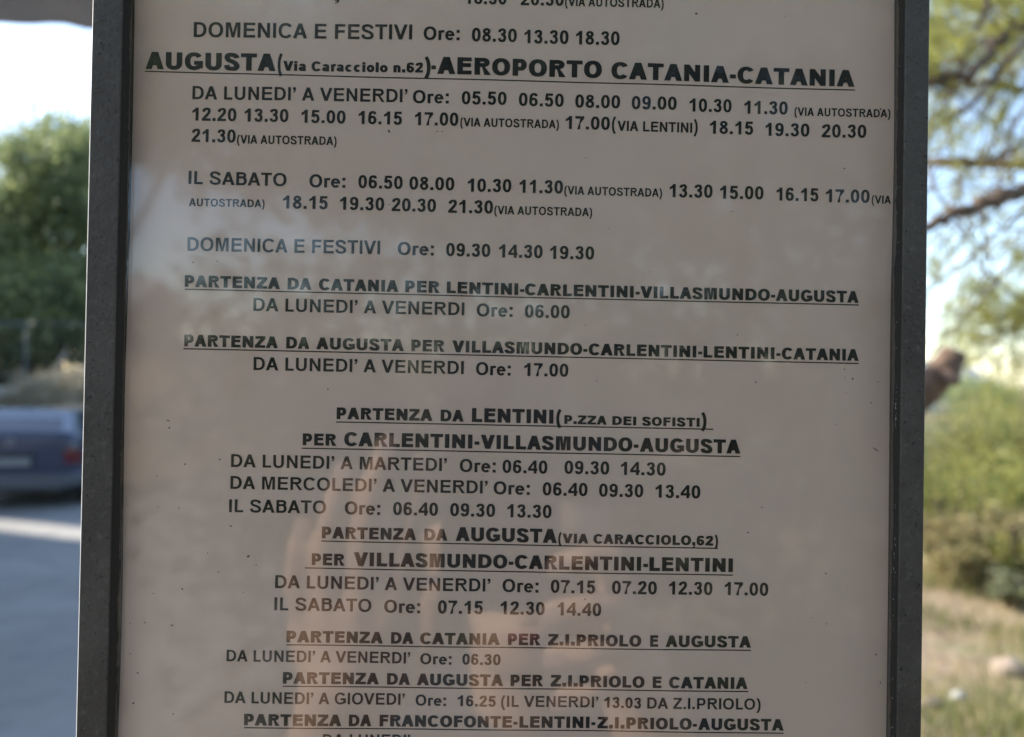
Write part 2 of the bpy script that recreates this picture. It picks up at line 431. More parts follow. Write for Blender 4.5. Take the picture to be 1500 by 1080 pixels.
        add([[(x - a, 0), (x + a, 0), (x + a, T), (x - a + 14, T), (x - a - 40, T - 80), (x - a - 110, T - 135), (x - a - 175, T - 165), (x - a - 175, T - 165 - H * 1.0), (x - a - 80, T - 165 - H * .75), (x - a, T - 215)]])
    elif ch == '2':
        x0, x1 = 46 + a, W - 52 - a
        add(stroke(spl([(x0 - 4, 496), (x0 + 36, 602), (W / 2, T - h + 4), (x1 - 30, 640), (x1, 520), (x1 - 50, 400), (W * .44, 245), (x0 + 20, 130), (x0 - 14, 40)], 6), V * .98, H))
        add(R(36, 0, W - 46, H))
    elif ch == '3':
        x0, x1 = 50 + a, W - 50 - a
        add(stroke(spl([(x0 - 8, 528), (x0 + 44, 622), (W / 2 - 8, T - h + 4), (x1 - 52, 636), (x1 - 16, 534), (x1 - 70, 430), (W * .42, 388)], 6), V * .96, H))
        add(stroke(spl([(W * .42, 388), (x1 - 60, 360), (x1, 214), (x1 - 56, 84), (W / 2 - 8, h - 8), (x0 + 36, 90), (x0 - 10, 196)], 6), V * .96, H))
    elif ch == '4':
        x = W * .73; v = V * .94
        add([[(x - v * .5, 0), (x + v * .5, 0), (x + v * .5, 148), (W - 24, 148), (W - 24, 148 + H), (x + v * .5, 148 + H), (x + v * .5, T), (x - v * .42, T), (22, 148 + H + 8), (22, 148), (x - v * .5, 148)], [(x - v * .5, 148 + H), (x - v * .5, T - v * 1.35), (22 + v * 1.0, 148 + H)]])
    elif ch == '5':
        x0, x1 = 48 + a, W - 46 - a
        add(stroke(spl([(x0 + 18, 330), (W * .45, 432), (x1 - 60, 404), (x1, 232), (x1 - 56, 86), (W / 2 - 8, h - 8), (x0 + 36, 86), (x0 - 10, 186)], 6), V * .96, H))
        add([[(104, T), (W - 72, T), (W - 72, T - H), (104 + V * .8, T - H), (72 + V * .95, 380), (60, 330)]])
    elif ch in '69':
        x0, x1 = 44 + a, W - 46 - a; q = []
        q.append(stroke(arc((x0 + x1) / 2, 230, (x1 - x0) / 2, 230 - h + 8, 0, 360, 30, 2.1), V * .96, H, True))
        q.append(stroke(spl([(x0, 230), (x0 + 2, 400), (x0 + 46, 600), (W / 2 + 16, T - h + 6), (x1 - 36, 632), (x1 - 8, 546)], 6), V * .96, H))
        for s_ in q: add([[(W - x, T - y) for x, y in lp] for lp in s_] if ch == '9' else s_)
    elif ch == '7': add([[(42, T), (W - 40, T), (W - 40, T - H * .9), (W * .56, 330), (W * .42 + V * .42, 0), (W * .42 - V * .58, 0), (W * .42, 290), (W - 40 - V * 1.28, T - H), (42, T - H)]])
    elif ch == '8':
        add(stroke(arc(W / 2, 545, W / 2 - 66 - a, T + 6 - h - 545, 0, 360, 28, 2.1), V * .94, H * .96, True))
        add(stroke(arc(W / 2, 206, W / 2 - 42 - a, 206 + 6 - h, 0, 360, 30, 2.1), V * .94, H * .96, True))
    elif ch == 'o': add(stroke(arc(W / 2, 260, W / 2 - 36 - a, 270 - h, 0, 360, 32, 2.1), V * .96, H, True))
    elif ch == 'c': add(stroke(arc(W / 2 + 8, 260, W / 2 - 32 - a, 270 - h, 44, 316, 24, 2.1), V * .96, H))
    elif ch == 'e':
        add(stroke(arc(W / 2, 260, W / 2 - 34 - a, 270 - h, 3, 322, 28, 2.1), V * .96, H * .95)); add(R(34 + a, 222, W - 36, 222 + H * .84))
    elif ch == 'a':
        x1 = W - 62 - a
        add(stroke([(54 + a, 372)] + arc((60 + a + x1) / 2, 372, (x1 - 60 - a) / 2, 158 - h, 165, 0, 14) + [(x1, 0)], V * .92, H))
        add(stroke(arc((40 + a + x1) / 2, 158, (x1 - 40 - a) / 2, 166 - h, 90, 360, 20) , V * .92, H * .9)); add(R(W * .42, 324 - H, x1, 324 - H * .15))
    elif ch == 'n':
        add(R(62, 0, 62 + V, 519)); x0, x1 = 62 + a, W - 62 - a
        add(stroke([(x0, 300)] + arc((x0 + x1) / 2, 340, (x1 - x0) / 2, 190 - h, 180, 0, 16) + [(x1, 0)], V * .96, H))
    elif ch == 'r':
        add(R(62, 0, 62 + V, 519)); x0 = 62 + a
        add(stroke([(x0, 280), (x0 + 6, 380), (x0 + 50, 462), (x0 + 110, 474), (W - 6, 458)], V * .9, H))
    elif ch in 'il':
        add(R((W - V) / 2, 0, (W + V) / 2, 716 if ch == 'l' else 519))
        if ch == 'i': add(R((W - V) / 2, 716 - H, (W + V) / 2, 716))
    return S, W


GL = {}


def tri_glyph(ch, st):
    if (ch, st) not in GL:
        S, W = glyph(ch, st); vs, fs, x0, x1 = [], [], 1e9, -1e9
        for k, loops in enumerate(S):
            vl = [[Vector((x, y, 0)) for x, y in lp] for lp in loops]
            b = len(vs)
            for lp in vl:
                vs += [(v.x, v.y, k) for v in lp]
                x0 = min([x0] + [v.x for v in lp]); x1 = max([x1] + [v.x for v in lp])
            fs += [tuple(b + i for i in t) for t in tessellate_polygon(vl)]
        GL[(ch, st)] = (vs, fs, W, x0, x1)
    return GL[(ch, st)]


def text_run(st, txt, xa, za, xb, zb, cap, V, F, page_y):
    # lay the run out between (xa, za) and (xb, zb) in page millimetres
    sc = cap / 716; pen = 0; items = []
    for ch in txt:
        if ch != ' ':
            items.append((tri_glyph(ch, st), pen))
        pen += ADV[st][ch] if ch in ADV[st] else 278
    lo = items[0][0][3] + items[0][1]; hi = items[-1][0][4] + items[-1][1]
    kx = (xb - xa) / (hi - lo)
    for (vs, fs, W, _, _), p in items:
        b = len(V)
        for x, y, k in vs:
            u = (x + p - lo) * kx; t = u / (xb - xa)
            X = xa + u; Z = za + (zb - za) * t + y * sc
            V.append((X / 1000, page_y(X, Z) - k * 4e-6, Z / 1000))
        F += [tuple(b + i for i in f) for f in fs]
LINES=[
 ([('B',',',-54.07,107.46,-52.68,107.49,3.82),('B','18.30',-15.71,107.39,-3.47,107.48,3.89),('B','20.30',0.76,107.44,13.44,107.54,3.90),('S','(VIA AUTOSTRADA)',13.84,107.51,43.15,107.71,2.63)],None),
 ([('R','DOMENICA E FESTIVI',-95.07,95.62,-31.12,96.46,4.41),('B','Ore:',-27.72,96.41,-17.12,96.48,3.93),('B','08.30',-13.51,96.27,-0.26,96.36,4.03),('B','13.30',1.95,96.15,15.04,96.24,4.04),('B','18.30',17.26,96.17,30.17,96.26,4.04)],None),
 ([('K','AUGUSTA',-108.85,85.86,-70.93,86.14,5.10),('K','(',-70.33,86.16,-68.95,86.19,5.01),('K','Via Caracciolo n.62',-68.75,86.30,-27.74,86.75,2.91),('K',')-',-27.34,86.46,-23.94,86.44,4.83),('K','AEROPORTO',-23.54,86.45,25.08,86.39,5.04),('K','CATANIA-CATANIA',27.91,86.26,100.68,85.77,4.97)],(-109.03,85.20,100.90,84.82)),
 ([('R','DA LUNEDI’ A VENERDI’',-95.07,77.33,-32.17,77.89,3.90),('B','Ore:',-30.57,77.70,-19.98,77.75,3.82),('B','05.50',-16.18,77.62,-2.95,77.68,3.88),('B','06.50',0.67,77.53,13.94,77.59,3.89),('B','08.00',17.36,77.48,30.67,77.54,3.90),('B','09.00',34.11,77.41,47.46,77.47,3.90),('B','10.30',51.31,77.12,63.90,77.18,3.91),('B','11.30',67.76,76.96,80.79,77.02,3.91),('S','(VIA AUTOSTRADA)',82.83,76.83,111.44,76.74,2.44)],None),
 ([('B','12.20',-94.94,71.03,-82.10,71.09,3.85),('B','13.30',-79.73,71.08,-66.86,71.14,3.86),('B','15.00',-63.09,71.05,-50.18,71.10,3.86),('B','16.15',-46.40,71.15,-33.65,71.20,3.87),('B','17.00',-29.85,71.19,-17.06,71.24,3.88),('S','(VIA AUTOSTRADA)',-16.46,71.15,12.64,71.14,2.52),('B','17.00',14.65,71.06,27.75,71.11,3.89),('B','(',28.35,71.12,29.56,71.15,3.83),('B','VIA LENTINI',29.97,70.96,52.22,70.82,2.97),('B',')',52.62,70.89,53.84,70.92,3.84),('B','18.15',57.49,70.67,70.49,70.73,3.91),('B','19.30',74.16,70.53,87.40,70.58,3.91),('B','20.30',91.07,70.47,104.36,70.52,3.92)],None),
 ([('B','21.30',-95.00,64.75,-82.17,64.79,3.85),('S','(VIA AUTOSTRADA)',-81.77,64.61,-52.64,64.66,2.50)],None),
 ([('R','IL SABATO',-95.52,52.29,-67.07,52.27,3.85),('B','Ore:',-60.33,52.13,-49.81,52.15,3.80),('B','06.50',-46.03,52.17,-33.09,52.20,3.86),('B','08.00',-31.10,52.13,-17.92,52.16,3.87),('B','10.30',-13.92,51.95,-1.10,51.98,3.88),('B','11.30',1.31,51.89,14.16,51.92,3.88),('S','(VIA AUTOSTRADA)',14.57,51.75,43.60,51.63,2.48),('B','13.30',45.83,51.61,58.59,51.64,3.90),('B','15.00',60.82,51.44,73.81,51.47,3.90),('B','16.15',77.68,51.28,90.31,51.31,3.91),('B','17.00',92.55,51.13,105.62,51.16,3.91),('S','(VIA',106.24,51.06,111.97,51.02,2.37)],None),
 ([('S','AUTOSTRADA)',-95.19,45.82,-73.28,45.90,2.29),('B','18.15',-67.93,45.71,-54.85,45.74,3.85),('B','19.30',-51.27,45.68,-38.35,45.70,3.86),('B','20.30',-36.16,45.65,-23.20,45.67,3.87),('B','21.30',-19.60,45.57,-6.40,45.59,3.87),('S','(VIA AUTOSTRADA)',-6.00,45.47,22.92,45.40,2.47)],None),
 ([('R','DOMENICA E FESTIVI',-95.30,32.69,-39.30,32.85,3.99),('B','Ore:',-34.12,32.80,-23.56,32.80,3.80),('B','09.30',-19.97,32.77,-6.97,32.78,3.87),('B','14.30',-4.37,32.71,8.46,32.72,3.87),('B','19.30',10.67,32.60,23.73,32.61,3.88)],None),
 ([('K','PARTENZA',-95.86,22.14,-68.24,22.03,3.42),('K','DA',-66.07,22.02,-59.14,21.99,3.43),('K','CATANIA',-56.96,21.98,-33.72,21.88,3.43),('K','PER',-31.73,21.88,-21.56,21.83,3.44),('K','LENTINI-',-19.57,21.83,3.23,21.73,3.44),('K','CARLENTINI-',3.43,21.73,37.41,21.59,3.45),('K','VILLASMUNDO-',37.61,21.59,77.69,21.43,3.47),('K','AUGUSTA',77.89,21.43,102.74,21.32,3.48)],(-95.85,21.46,102.75,20.68)),
 ([('R','DA LUNEDI’ A VENERDI',-75.82,15.51,-14.26,15.38,3.83),('B','Ore:',-10.66,15.20,-0.06,15.19,3.80),('B','06.00',3.54,15.11,16.78,15.10,3.87)],None),
 ([('K','PARTENZA',-95.69,4.83,-68.49,4.73,3.42),('K','DA',-66.11,4.72,-59.39,4.69,3.42),('K','AUGUSTA',-57.41,4.68,-31.80,4.58,3.43),('K','PER',-29.61,4.58,-19.85,4.54,3.43),('K','VILLASMUNDO-',-17.66,4.53,22.18,4.38,3.44),('K','CARLENTINI-',22.58,4.37,56.25,4.24,3.45),('K','LENTINI-',56.65,4.24,79.55,4.15,3.46),('K','CATANIA',79.96,4.15,102.96,4.06,3.47)],(-95.87,4.11,102.97,3.30)),
 ([('R','DA LUNEDI’ A VENERDI',-75.46,-1.76,-14.15,-1.91,3.82),('B','Ore:',-10.56,-2.08,-0.36,-2.11,3.80),('B','17.00',3.64,-2.13,16.67,-2.16,3.86)],None),
 ([('K','PARTENZA',-51.07,-15.68,-23.07,-15.83,3.44),('K','DA',-20.68,-15.84,-13.90,-15.87,3.45),('K','LENTINI',-11.51,-15.89,12.49,-16.02,4.09),('K','(',13.29,-16.02,14.89,-16.03,4.10),('K','P.ZZA DEI SOFISTI',15.69,-16.03,55.75,-16.25,2.60),('K',')',56.15,-16.25,57.77,-16.26,4.12)],(-51.25,-16.53,59.80,-16.90)),
 ([('K','PER',-60.81,-23.48,-50.91,-23.52,3.47),('K','CARLENTINI-',-48.74,-23.53,-9.18,-23.68,4.08),('K','VILLASMUNDO-',-8.78,-23.68,37.72,-23.87,4.10),('K','AUGUSTA',38.12,-23.87,67.99,-23.99,4.11)],(-60.99,-24.35,68.00,-24.83)),
 ([('R','DA LUNEDI’ A MARTEDI’',-81.57,-30.17,-18.62,-30.44,3.77),('B','Ore:',-14.83,-30.58,-4.26,-30.63,3.79),('B','06.40',-2.27,-30.67,10.93,-30.74,3.85),('B','09.30',15.94,-30.68,29.18,-30.75,3.86),('B','14.30',32.60,-30.76,45.88,-30.83,3.86)],None),
 ([('R','DA MERCOLEDI’ A VENERDI’',-81.63,-36.57,-6.55,-36.84,3.77),('B','Ore:',-4.75,-36.97,5.84,-37.03,3.79),('B','06.40',9.64,-37.08,22.86,-37.16,3.85),('B','09.30',26.27,-37.25,39.34,-37.32,3.86),('B','13.40',42.96,-37.33,56.26,-37.41,3.87)],None),
 ([('R','IL SABATO',-81.89,-43.38,-53.69,-43.37,3.76),('B','Ore:',-48.15,-43.47,-37.85,-43.54,3.77),('B','06.40',-34.08,-43.49,-20.97,-43.58,3.84),('B','09.30',-17.39,-43.59,-4.23,-43.67,3.84),('B','13.30',-0.64,-43.64,12.35,-43.73,3.85)],None),
 ([('K','PARTENZA',-54.73,-50.60,-27.20,-50.75,3.43),('K','DA',-24.81,-50.76,-18.05,-50.80,3.44),('K','AUGUSTA',-15.67,-50.82,14.07,-50.98,4.08),('K','(',14.47,-50.98,15.47,-50.99,3.09),('K','VIA CARACCIOLO,62',15.67,-50.99,60.30,-51.23,2.84),('K',')',60.71,-51.23,61.72,-51.24,3.10)],(-54.92,-51.40,61.73,-52.03)),
 ([('K','PER',-57.54,-58.46,-47.86,-58.50,3.43),('K','VILLASMUNDO-',-45.29,-58.51,1.41,-58.71,4.03),('K','CARLENTINI-',1.81,-58.71,41.08,-58.87,4.05),('K','LENTINI',41.48,-58.88,66.27,-58.98,4.06)],(-59.50,-59.33,66.28,-59.86)),
 ([('R','DA LUNEDI’ A VENERDI’',-68.05,-65.29,-5.25,-65.52,3.77),('B','Ore:',-1.66,-65.57,8.92,-65.66,3.78),('B','07.15',12.52,-65.61,25.53,-65.72,3.84),('B','07.20',30.54,-65.70,43.80,-65.81,3.85),('B','12.30',47.42,-65.75,60.32,-65.86,3.86),('B','17.00',63.95,-65.76,76.88,-65.87,3.86)],None),
 ([('R','IL SABATO',-68.12,-71.73,-39.89,-71.88,3.76),('B','Ore:',-36.12,-71.99,-25.61,-72.08,3.77),('B','07.15',-20.45,-72.03,-7.32,-72.15,3.83),('B','12.30',-2.14,-72.11,10.83,-72.23,3.84),('B','14.40',14.63,-72.21,27.44,-72.33,3.84)],None),
 ([('K','PARTENZA',-64.39,-80.97,-36.35,-81.02,3.36),('K','DA',-33.97,-81.02,-27.43,-81.03,3.37),('K','CATANIA',-25.45,-81.04,-2.19,-81.08,3.37),('K','PER',0.21,-81.08,9.78,-81.10,3.38),('K','Z.I.PRIOLO',11.98,-81.10,39.42,-81.15,3.38),('K','E',42.03,-81.15,44.44,-81.16,3.39),('K','AUGUSTA',46.65,-81.16,72.04,-81.20,3.39)],(-64.37,-81.68,72.05,-82.00)),
 ([('R','DA LUNEDI’ A VENERDI’',-81.57,-86.58,-28.31,-86.79,3.32),('B','Ore:',-25.34,-86.87,-16.21,-86.96,3.17),('B','06.30',-13.03,-86.89,-1.88,-87.01,3.17)],None),
 ([('K','PARTENZA',-65.13,-92.89,-37.31,-92.99,3.36),('K','DA',-34.93,-93.00,-28.20,-93.02,3.36),('K','AUGUSTA',-26.22,-93.03,-0.98,-93.11,3.37),('K','PER',1.21,-93.12,10.78,-93.15,3.37),('K','Z.I.PRIOLO',12.98,-93.16,40.61,-93.25,3.38),('K','E',43.02,-93.26,45.63,-93.27,3.39),('K','CATANIA',47.84,-93.28,71.21,-93.36,3.39)],(-65.12,-93.64,71.42,-94.12)),
 ([('R','DA LUNEDI’ A GIOVEDI’',-81.91,-98.63,-29.67,-98.89,3.35),('B','Ore:',-26.50,-98.99,-17.58,-99.09,3.17),('B','16.25',-14.20,-99.04,-3.06,-99.17,3.17),('R','(IL VENERDI’',-1.47,-99.15,27.08,-99.25,3.24),('B','13.03',28.88,-99.23,39.70,-99.35,3.18),('R','DA Z.I.PRIOLO)',41.51,-99.31,75.13,-99.42,3.25)],None),
 ([('K','PARTENZA',-76.09,-105.04,-47.94,-105.12,3.35),('K','DA',-45.77,-105.13,-39.25,-105.14,3.36),('K','FRANCOFONTE-',-36.88,-105.15,3.41,-105.27,3.36),('K','LENTINI-',4.01,-105.27,26.37,-105.33,3.37),('K','Z.I.PRIOLO-',26.97,-105.33,56.27,-105.42,3.38),('K','AUGUSTA',56.67,-105.42,82.08,-105.49,3.39)],(-76.07,-105.71,82.09,-106.25)),
 ([('R','DA LUNEDI’',-53.16,-110.76,-27.87,-110.87,3.35)],None),
]
SPECKS = [(20.4,61.8,0.60,0.40),(96.5,60.4,0.80,0.60),(97.3,1.5,0.60,0.40),(99.8,-1.3,1.20,0.60),(97.5,-0.9,0.40,0.40),(71.2,-2.8,0.60,0.80),(65.6,10.9,0.40,0.60),(105.3,-8.2,0.40,0.80),(95.1,-14.9,0.60,0.40),(98.0,-5.5,0.40,0.40),(106.9,-21.9,2.60,0.40),(-74.8,-55.3,1.20,0.80),(-93.5,-64.9,0.80,0.60),(-80.1,-46.7,1.40,0.40),(-86.5,-54.5,0.80,0.40),(-83.3,-59.9,0.60,0.40),(-72.6,-57.8,0.60,0.40),(-100.8,-41.5,0.40,0.40),(-95.0,-41.7,0.60,0.40),(-107.8,-83.6,0.60,0.40),(-105.6,-89.0,0.80,0.60),(-106.7,-97.6,0.80,0.60),(-95.3,-100.6,0.60,0.60),(-103.9,-74.6,0.40,0.60),(-108.2,-74.8,0.60,0.40),(-96.2,-75.3,0.80,0.60),(-92.4,29.0,1.00,0.40),(-85.6,29.4,0.60,0.40),(-53.1,-6.9,0.60,0.60),(-93.5,-29.1,0.80,0.60),(-98.6,-16.7,1.40,0.40),(-98.2,-18.8,0.60,0.60),(-83.6,-27.6,0.60,0.60),(-101.4,-32.6,0.60,0.40),(-11.6,95.8,0.60,0.40),(52.1,104.9,1.00,0.80),(-21.5,68.4,0.60,0.40),(21.0,12.9,0.40,0.40),(73.5,-39.2,0.60,0.60),(69.6,-46.6,0.60,0.60),(93.0,-72.9,0.40,0.60),(24.6,-3.2,0.60,0.60),(88.8,-71.1,0.40,0.40),(-76.0,-65.7,0.60,0.40),(-101.6,-66.3,0.60,0.40),(107.8,-81.7,1.20,0.40),(109.1,-89.8,0.40,0.80),(92.6,-58.2,1.00,0.40),(63.4,47.0,0.60,0.40),(27.5,41.2,0.40,0.40),(-36.5,46.8,0.60,0.40),(-36.9,68.2,0.80,1.20),(-23.0,68.4,0.80,0.40),(-42.3,-57.8,0.40,0.40),(22.3,-66.5,0.60,0.60),(107.2,-2.1,0.80,0.40),(107.0,78.1,0.60,0.80),(78.3,104.8,0.60,0.40),(39.7,28.9,0.40,0.40),(98.7,-62.1,0.40,0.40),(87.0,-90.0,0.60,0.40)]
# ================================================================ THE SETTING
def sheet(name, x0, y0, x1, y1, nx, ny, zf, m, **k):
    X = np.linspace(x0, x1, nx); Y = np.linspace(y0, y1, ny)
    V = [(x, y, zf(x, y)) for y in Y for x in X]
    F = [(j * nx + i, j * nx + i + 1, (j + 1) * nx + i + 1, (j + 1) * nx + i) for j in range(ny - 1) for i in range(nx - 1)]
    return MB().add(V, F, True).build(name, m, **k)


def zroad(x): return -0.13 - 0.022 * min(6, max(0, -1.6 - x))


def bumps(x, y):
    f = min(1, max(0, (x + 1.0) / 1.0)) * min(1, math.hypot(x, y) / 2)
    return f * (.05 * math.sin(1.9 * x + .7 * y) * math.sin(1.3 * y + .4) + .025 * math.sin(5.1 * x + 2) * math.sin(4.3 * y) + .01 * math.sin(11 * x) * math.sin(13 * y + 1))


MB().add([(-900, -900, -.5), (900, -900, -.5), (900, 900, -.5), (-900, 900, -.5)], [(0, 1, 2, 3)]).build('ground', M_['soil'], kind='structure')
sheet('terrain', -1.0, -14, 40, 60, 165, 300, lambda x, y: bumps(x, y) - .45 * max(0, (max(x - 30, y - 48) / 12)) ** 2 * .8, M_['soil'], kind='structure')
MB().prism([(-1.45, -14), (-1.0, -14), (-1.0, 14), (-1.45, 14)], -.4, .012).build('pavement', M_['paving'], kind='structure')
for i in range(28):
    k = MB().box(-1.6, -14 + i, -.4, -1.452, -14 + i + .985, .02).build('kerb', M_['concrete'], bevel=.012, kind='structure')
MB().add([(x, y, zroad(x)) for y in (-16, 14) for x in (-30, -7.6, -1.602)], [(0, 1, 4, 3), (1, 2, 5, 4)]).build('road', M_['asphalt'], kind='structure')
MB().box(-30, 14, -.4, -1.0, 48, -.04).build('verge', M_['soil'], kind='structure')

# ---------------------------------------------------------------- trees
def tree(loc, h, ells, n, leaf, size, mleaf, label, group=None, trunk_r=.16, clump=.3, per=26, name='broadleaf_tree', cat='tree'):
    t = empty(name, loc, label=label, cat=cat, group=group)
    mb = MB(); top = Vector((rnd.uniform(-.2, .2), rnd.uniform(-.2, .2), h * .62))
    P = [Vector((0, 0, -.3)), Vector((.05, .02, h * .2)), top * .6, top]
    mb.tube(P, [trunk_r * 1.25, trunk_r, trunk_r * .8, trunk_r * .5], 10, jitter=.06)
    for e in ells:
        c = Vector(e[:3]); a = P[1].lerp(P[3], rnd.uniform(.35, .95)); mid = a.lerp(c, .5) + Vector((0, 0, -.15))
        mb.tube([a, mid, c], [trunk_r * .45, trunk_r * .28, trunk_r * .12], 6)
        for _ in range(5):
            d = Vector(rand_dirs(1)[0]); d.z = abs(d.z) * .6
            mb.tube([c.lerp(mid, .3), c + Vector((d.x * e[3], d.y * e[4], d.z * e[5])) * .9], [trunk_r * .14, trunk_r * .04], 5)
    mb.build('trunk', M_['bark'], t)
    quads('crown', leaf_quads(crown_points(ells, n, clump, per), leaf, leaf * .5), mleaf, t)
    return t


# big tree in the left gap of the picture, 19 m off
tc_ = at(40, 330, 19.0)
bt = tree((tc_.x, 19, 0), 8.4, [(.9, 0, 6.5, 1.4, 1.5, 1.2), (-.5, .3, 5.0, 1.7, 1.6, 1.3), (2.1, .2, 6.2, 1.6, 1.6, 1.6), (-2.3, .2, 3.5, 1.8, 1.7, 1.3), (.3, -.3, 3.1, 2.4, 1.6, 1.3), (2.8, 0, 3.4, 1.8, 1.7, 1.4), (.5, .1, 7.4, .3, .3, .6), (-1.9, .1, 5.0, 1.1, 1, .8)],
     80000, .16, 0, M_['leaf'], 'broad leafy green tree across the road behind the wire fence, crown rising into pale sky', clump=.26, trunk_r=.2)
tw = MB()
for _ in range(16):
    b0 = Vector((rnd.uniform(-.1, 1.2), rnd.uniform(-.3, .3), 7.2)); e0 = b0 + Vector((rnd.uniform(-.5, .3), 0, rnd.uniform(.5, 1.25)))
    tw.tube([b0, b0.lerp(e0, .5) + Vector((rnd.gauss(0, .06), 0, 0)), e0], [.03, .018, .006], 5)
tw.build('bare_twigs', M_['twig'], bt)
for i, (x, y) in enumerate([(-19, 21), (-14.6, 23), (-6.2, 24), (-2, 26)]):
    hh = rnd.uniform(.8, 1.15)
    tree((x, y, 0), 6 * hh, [(0, 0, 4.2 * hh, 2.2, 2, 1.6), (-1.4, 0, 3.2 * hh, 1.8, 1.7, 1.2), (1.5, .2, 3.3 * hh, 1.8, 1.7, 1.3), (0, -.3, 2.2, 2.4, 1.7, 1.2)], 16000, .2, 0, M_['leaf_dark'],
         ['dark tree furthest left beyond the wire fence', 'dark green tree just left of the big leafy tree', 'dark tree behind the board, right of the big leafy tree', 'dark tree behind the board nearest the dry ground'][i], 'dark trees beyond the fence', clump=.32)
# dark hedge below the crowns
hp = [(x, 17.8, 1.0, 1.1, .7, 1.15) for x in np.arange(-22, -1, 1.1)]
hd = empty('hedge', (0, 0, 0), label='dark clipped hedge running behind the wire fence', cat='hedge')
quads('foliage', leaf_quads(crown_points(hp, 42000, .14, 24, lo=.3), .1, .05), M_['leaf_dark'], hd)

# wire fence on the far verge
fn = empty('wire_fence', (-20, 16.3, -.04), label='tall grey wire mesh fence on the verge across the road', cat='fence')
for i in range(10):
    MB().tube([(i * 2.0, 0, 0), (i * 2.0, 0, 2.72)], .022, 8).build('post', M_['fence'], fn)
for i in range(9):
    w = MB()
    for z in np.arange(.08, 2.65, .17): w.tube([(i * 2 + .03, 0, z), (i * 2 + 1.97, 0, z)], .0035, 3, cap=False)
    for x in np.arange(i * 2 + .1, i * 2 + 2, .12): w.tube([(x, .006, .05), (x, .006, 2.62)], .0035, 3, cap=False)
    w.build('mesh_panel', M_['fence'], fn)
    MB().tube([(i * 2.0, 0, 2.68), (i * 2.0 + 2, 0, 2.68)], .022, 6).build('top_rail', M_['fence'], fn)
# low concrete wall at the road edge
lw = empty('low_wall', (-20, 15.0, -.1), label='low grey concrete wall along the far edge of the road', cat='wall')
for i in range(9):
    MB().prism([(i * 2.02, -.16), (i * 2.02 + 2, -.16), (i * 2.02 + 2, .16), (i * 2.02, .16)], 0, .98).build('wall_block', M_['concrete'], lw, bevel=.03)


def shrub(loc, r, n, size, m, label, group=None, name='shrub', h=1.0, stems=7, cat='shrub'):
    t = empty(name, loc, label=label, cat=cat, group=group); mb = MB()
    for _ in range(stems):
        a = rnd.uniform(0, 6.28); q = rnd.uniform(.3, .9) * r
        mb.tube([(0, 0, -.05), (math.cos(a) * q * .4, math.sin(a) * q * .4, r * h * .6), (math.cos(a) * q, math.sin(a) * q, r * h * rnd.uniform(.9, 1.5))], [.02, .014, .005], 5)
    mb.build('stem', M_['twig'], t)
    e = [(rnd.uniform(-.45, .45) * r, rnd.uniform(-.45, .45) * r, r * h * rnd.uniform(.45, 1.1), r * rnd.uniform(.45, .75), r * rnd.uniform(.45, .75), r * h * rnd.uniform(.4, .7)) for _ in range(6)]
    P = crown_points(e, n, r * .12, 16, lo=.2); P = P[P[:, 2] > .03]
    quads('foliage', leaf_quads(P, size, size * .4, up=.3), m, t)
    return t


for i, (px, y, r, m, lb) in enumerate([(70, 15.5, .72, 'straw', 'pale straw coloured shrub on the verge behind the low wall'), (30, 15.6, .6, 'straw', 'pale low shrub on the verge at the left border of the picture'), (112, 15.5, .85, 'straw', 'taller pale shrub on the verge beside the board edge'),
                                    (-40, 15.6, .6, 'straw', 'straw coloured shrub on the verge left of the blue car'), (165, 15.5, .6, 'bush2', 'pale shrub on the verge hidden by the board')]):
    p = at(px, 560, y); shrub((p.x, y, .55), r, 3500, .08, M_[m], lb, 'pale shrubs along the verge')
p = at(110, 566, 15.3); fl = shrub((p.x, 15.3, .72), .22, 500, .05, M_['redflower'], 'small red flowering plant on the low wall beside the board edge', name='red_plant', cat='plant')

# pale wall and cut branches behind and before the fence
pw = empty('low_wall', (-21, 17.0, -.1), label='pale low wall close behind the wire fence', cat='wall')
for i in range(8): MB().box(i * 2.4, 0, 0, i * 2.4 + 2.38, .2, 1.25 + .12 * (i % 3)).build('wall_block', M_['wall_white' if i % 3 == 1 else 'concrete'], pw, bevel=.02)
for (xa, za, xb, zb, lb) in ((52, 588, 98, 512, 'long pale cut branch leaning against the wire fence'), (20, 585, 64, 548, 'short pale cut branch lying low before the wire fence'), (96, 580, 128, 530, 'pale cut branch leaning beside the board edge')):
    A_, B_ = at(xa, za, 15.6), at(xb, zb, 16.1); br = MB().tube([A_, A_.lerp(B_, .5) + Vector((.05, 0, .06)), B_], [.07, .055, .03], 8, jitter=.1)
    br.tube([A_.lerp(B_, .55), A_.lerp(B_, .8) + Vector((.25, -.1, .1))], [.03, .012], 6)
    br.build('cut_branch', M_['stone'], label=lb, cat='branch', group='cut branches on the verge')
